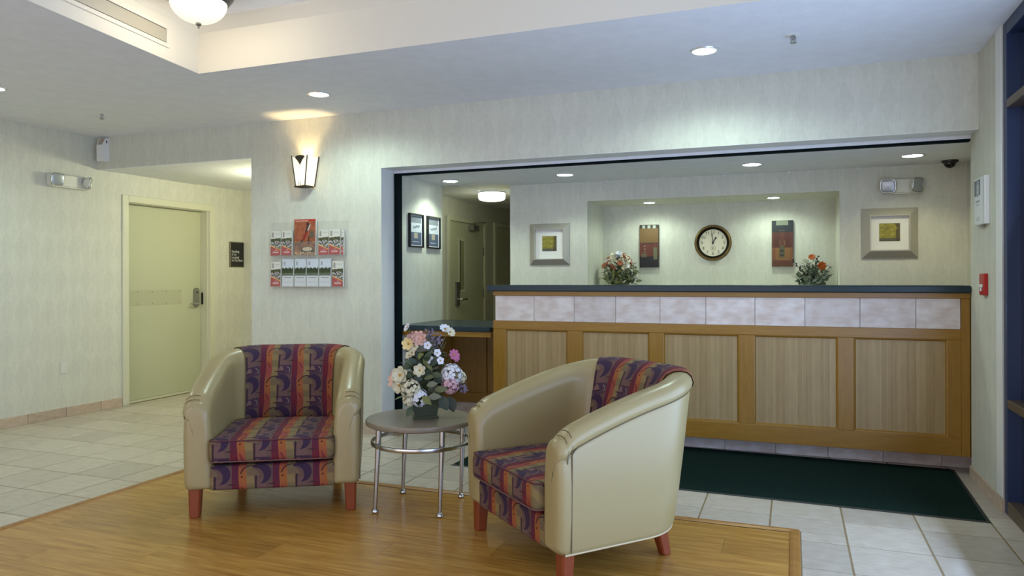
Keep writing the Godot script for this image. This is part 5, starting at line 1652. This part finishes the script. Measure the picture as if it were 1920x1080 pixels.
	for k in 80:
		var a := rng.randf() * TAU
		var c := Vector3(rng.randf_range(-0.14, 0.14), rng.randf_range(0.07, 0.22), rng.randf_range(0.0, 0.09))
		var d := Vector3(cos(a), sin(a) if c.y > 0.12 else absf(sin(a)), 0.3).normalized()
		part("leaf", leaf_mesh(c, d, Vector3(0.1, 0.3, 1.0), rng.randf_range(0.04, 0.065), rng.randf_range(0.02, 0.032), 0.15), lf[[0, 1, 2, 3][rng.randi() % 4]], n)
	filler(n, "small_blossom_spray", cream, Vector3(0.05, 0.27, 0.04), 0.07, 70, 24, 0.009)
	# bouquet in the niche, right: grey green sprigs, dark berries, two orange flowers
	var orange := mat(rgb(186, 96, 34), 0.75)
	var berry := mat(rgb(38, 20, 22), 0.5)
	n = thing("flower_bouquet", "grey green sprig bouquet with orange flowers at the right of the niche ledge", "flowers", Vector3(0.158, ly, -6.58), 0.1)
	b = MB.new()
	b.lathe([Vector2(0.0005, 0.0), Vector2(0.05, 0.0), Vector2(0.06, 0.03), Vector2(0.07, 0.07), Vector2(0.065, 0.075), Vector2(0.0005, 0.07)], 20)
	part("bowl", b.done(), mat(rgb(60, 66, 40), 0.5), n)
	var euc := [leafmat(112, 122, 108), leafmat(86, 100, 80), leafmat(62, 74, 48)]
	rng.seed = 29
	for k in 30:
		var a := rng.randf_range(-1.0, 1.0)
		var top := Vector3(a * 0.145, rng.randf_range(0.13, 0.29) - absf(a) * 0.06, rng.randf_range(-0.05, 0.05))
		b = MB.new(); b.tube([Vector3(a * 0.02, 0.06, 0), top * 0.55 + Vector3(0, 0.03, 0), top], 0.002, 5)
		part("stem", b.done(), euc[2], n)
		for j in 7:
			var c := Vector3(a * 0.02, 0.06, 0).lerp(top, 0.3 + j * 0.11)
			var d := Vector3(1 if j % 2 else -1, 0.7, rng.randf_range(-0.6, 0.6)).normalized()
			part("leaf", leaf_mesh(c, d, Vector3.UP, rng.randf_range(0.034, 0.052), rng.randf_range(0.018, 0.028), 0.1), euc[rng.randi() % 3], n)
	for k in 70:
		var a := rng.randf() * TAU
		var c := Vector3(rng.randf_range(-0.11, 0.10), rng.randf_range(0.06, 0.20), rng.randf_range(0.0, 0.06))
		c.y = maxf(c.y - absf(c.x) * 0.4, 0.055)
		var d := Vector3(cos(a), absf(sin(a)) - 0.1, 0.3).normalized()
		part("leaf", leaf_mesh(c, d, Vector3(0.1, 0.3, 1.0), rng.randf_range(0.034, 0.055), rng.randf_range(0.018, 0.028), 0.15), euc[rng.randi() % 3], n)
	for s in [[-0.165, 0.275], [-0.11, 0.215], [0.03, 0.30], [-0.135, 0.16]]:
		var top := Vector3(s[0], s[1], 0.03)
		b = MB.new(); b.tube([Vector3(0, 0.06, 0), top], 0.0018, 5)
		part("stem", b.done(), berry, n)
		for j in 8:
			b = MB.new()
			var c := Vector3(0, 0.06, 0).lerp(top, 0.45 + j * 0.08) + Vector3(0.006 if j % 2 else -0.006, 0, 0.004)
			b.lathe([Vector2(0.0005, -0.008), Vector2(0.006, -0.005), Vector2(0.008, 0.0), Vector2(0.006, 0.005), Vector2(0.0005, 0.008)], 8, Transform3D(Basis.IDENTITY, c), false)
			part("berry", b.done(), berry, n)
	bloom(n, "orange_flower", Vector3(-0.015, 0.292, 0.04), Vector3(-0.2, 0.6, 0.7), orange, 0.03, 7, 0.3, 2)
	bloom(n, "orange_flower", Vector3(0.055, 0.222, 0.07), Vector3(0.1, 0.2, 1), orange, 0.036, 8, 0.35, 3)
	for k in 14:
		var top := Vector3(rng.randf_range(0.05, 0.16), rng.randf_range(0.1, 0.22), rng.randf_range(-0.03, 0.05))
		b = MB.new(); b.tube([Vector3(0.02, 0.06, 0), top * 0.6 + Vector3(0, 0.02, 0), top], 0.0013, 4)
		part("grass_blade", b.done(), euc[1], n)
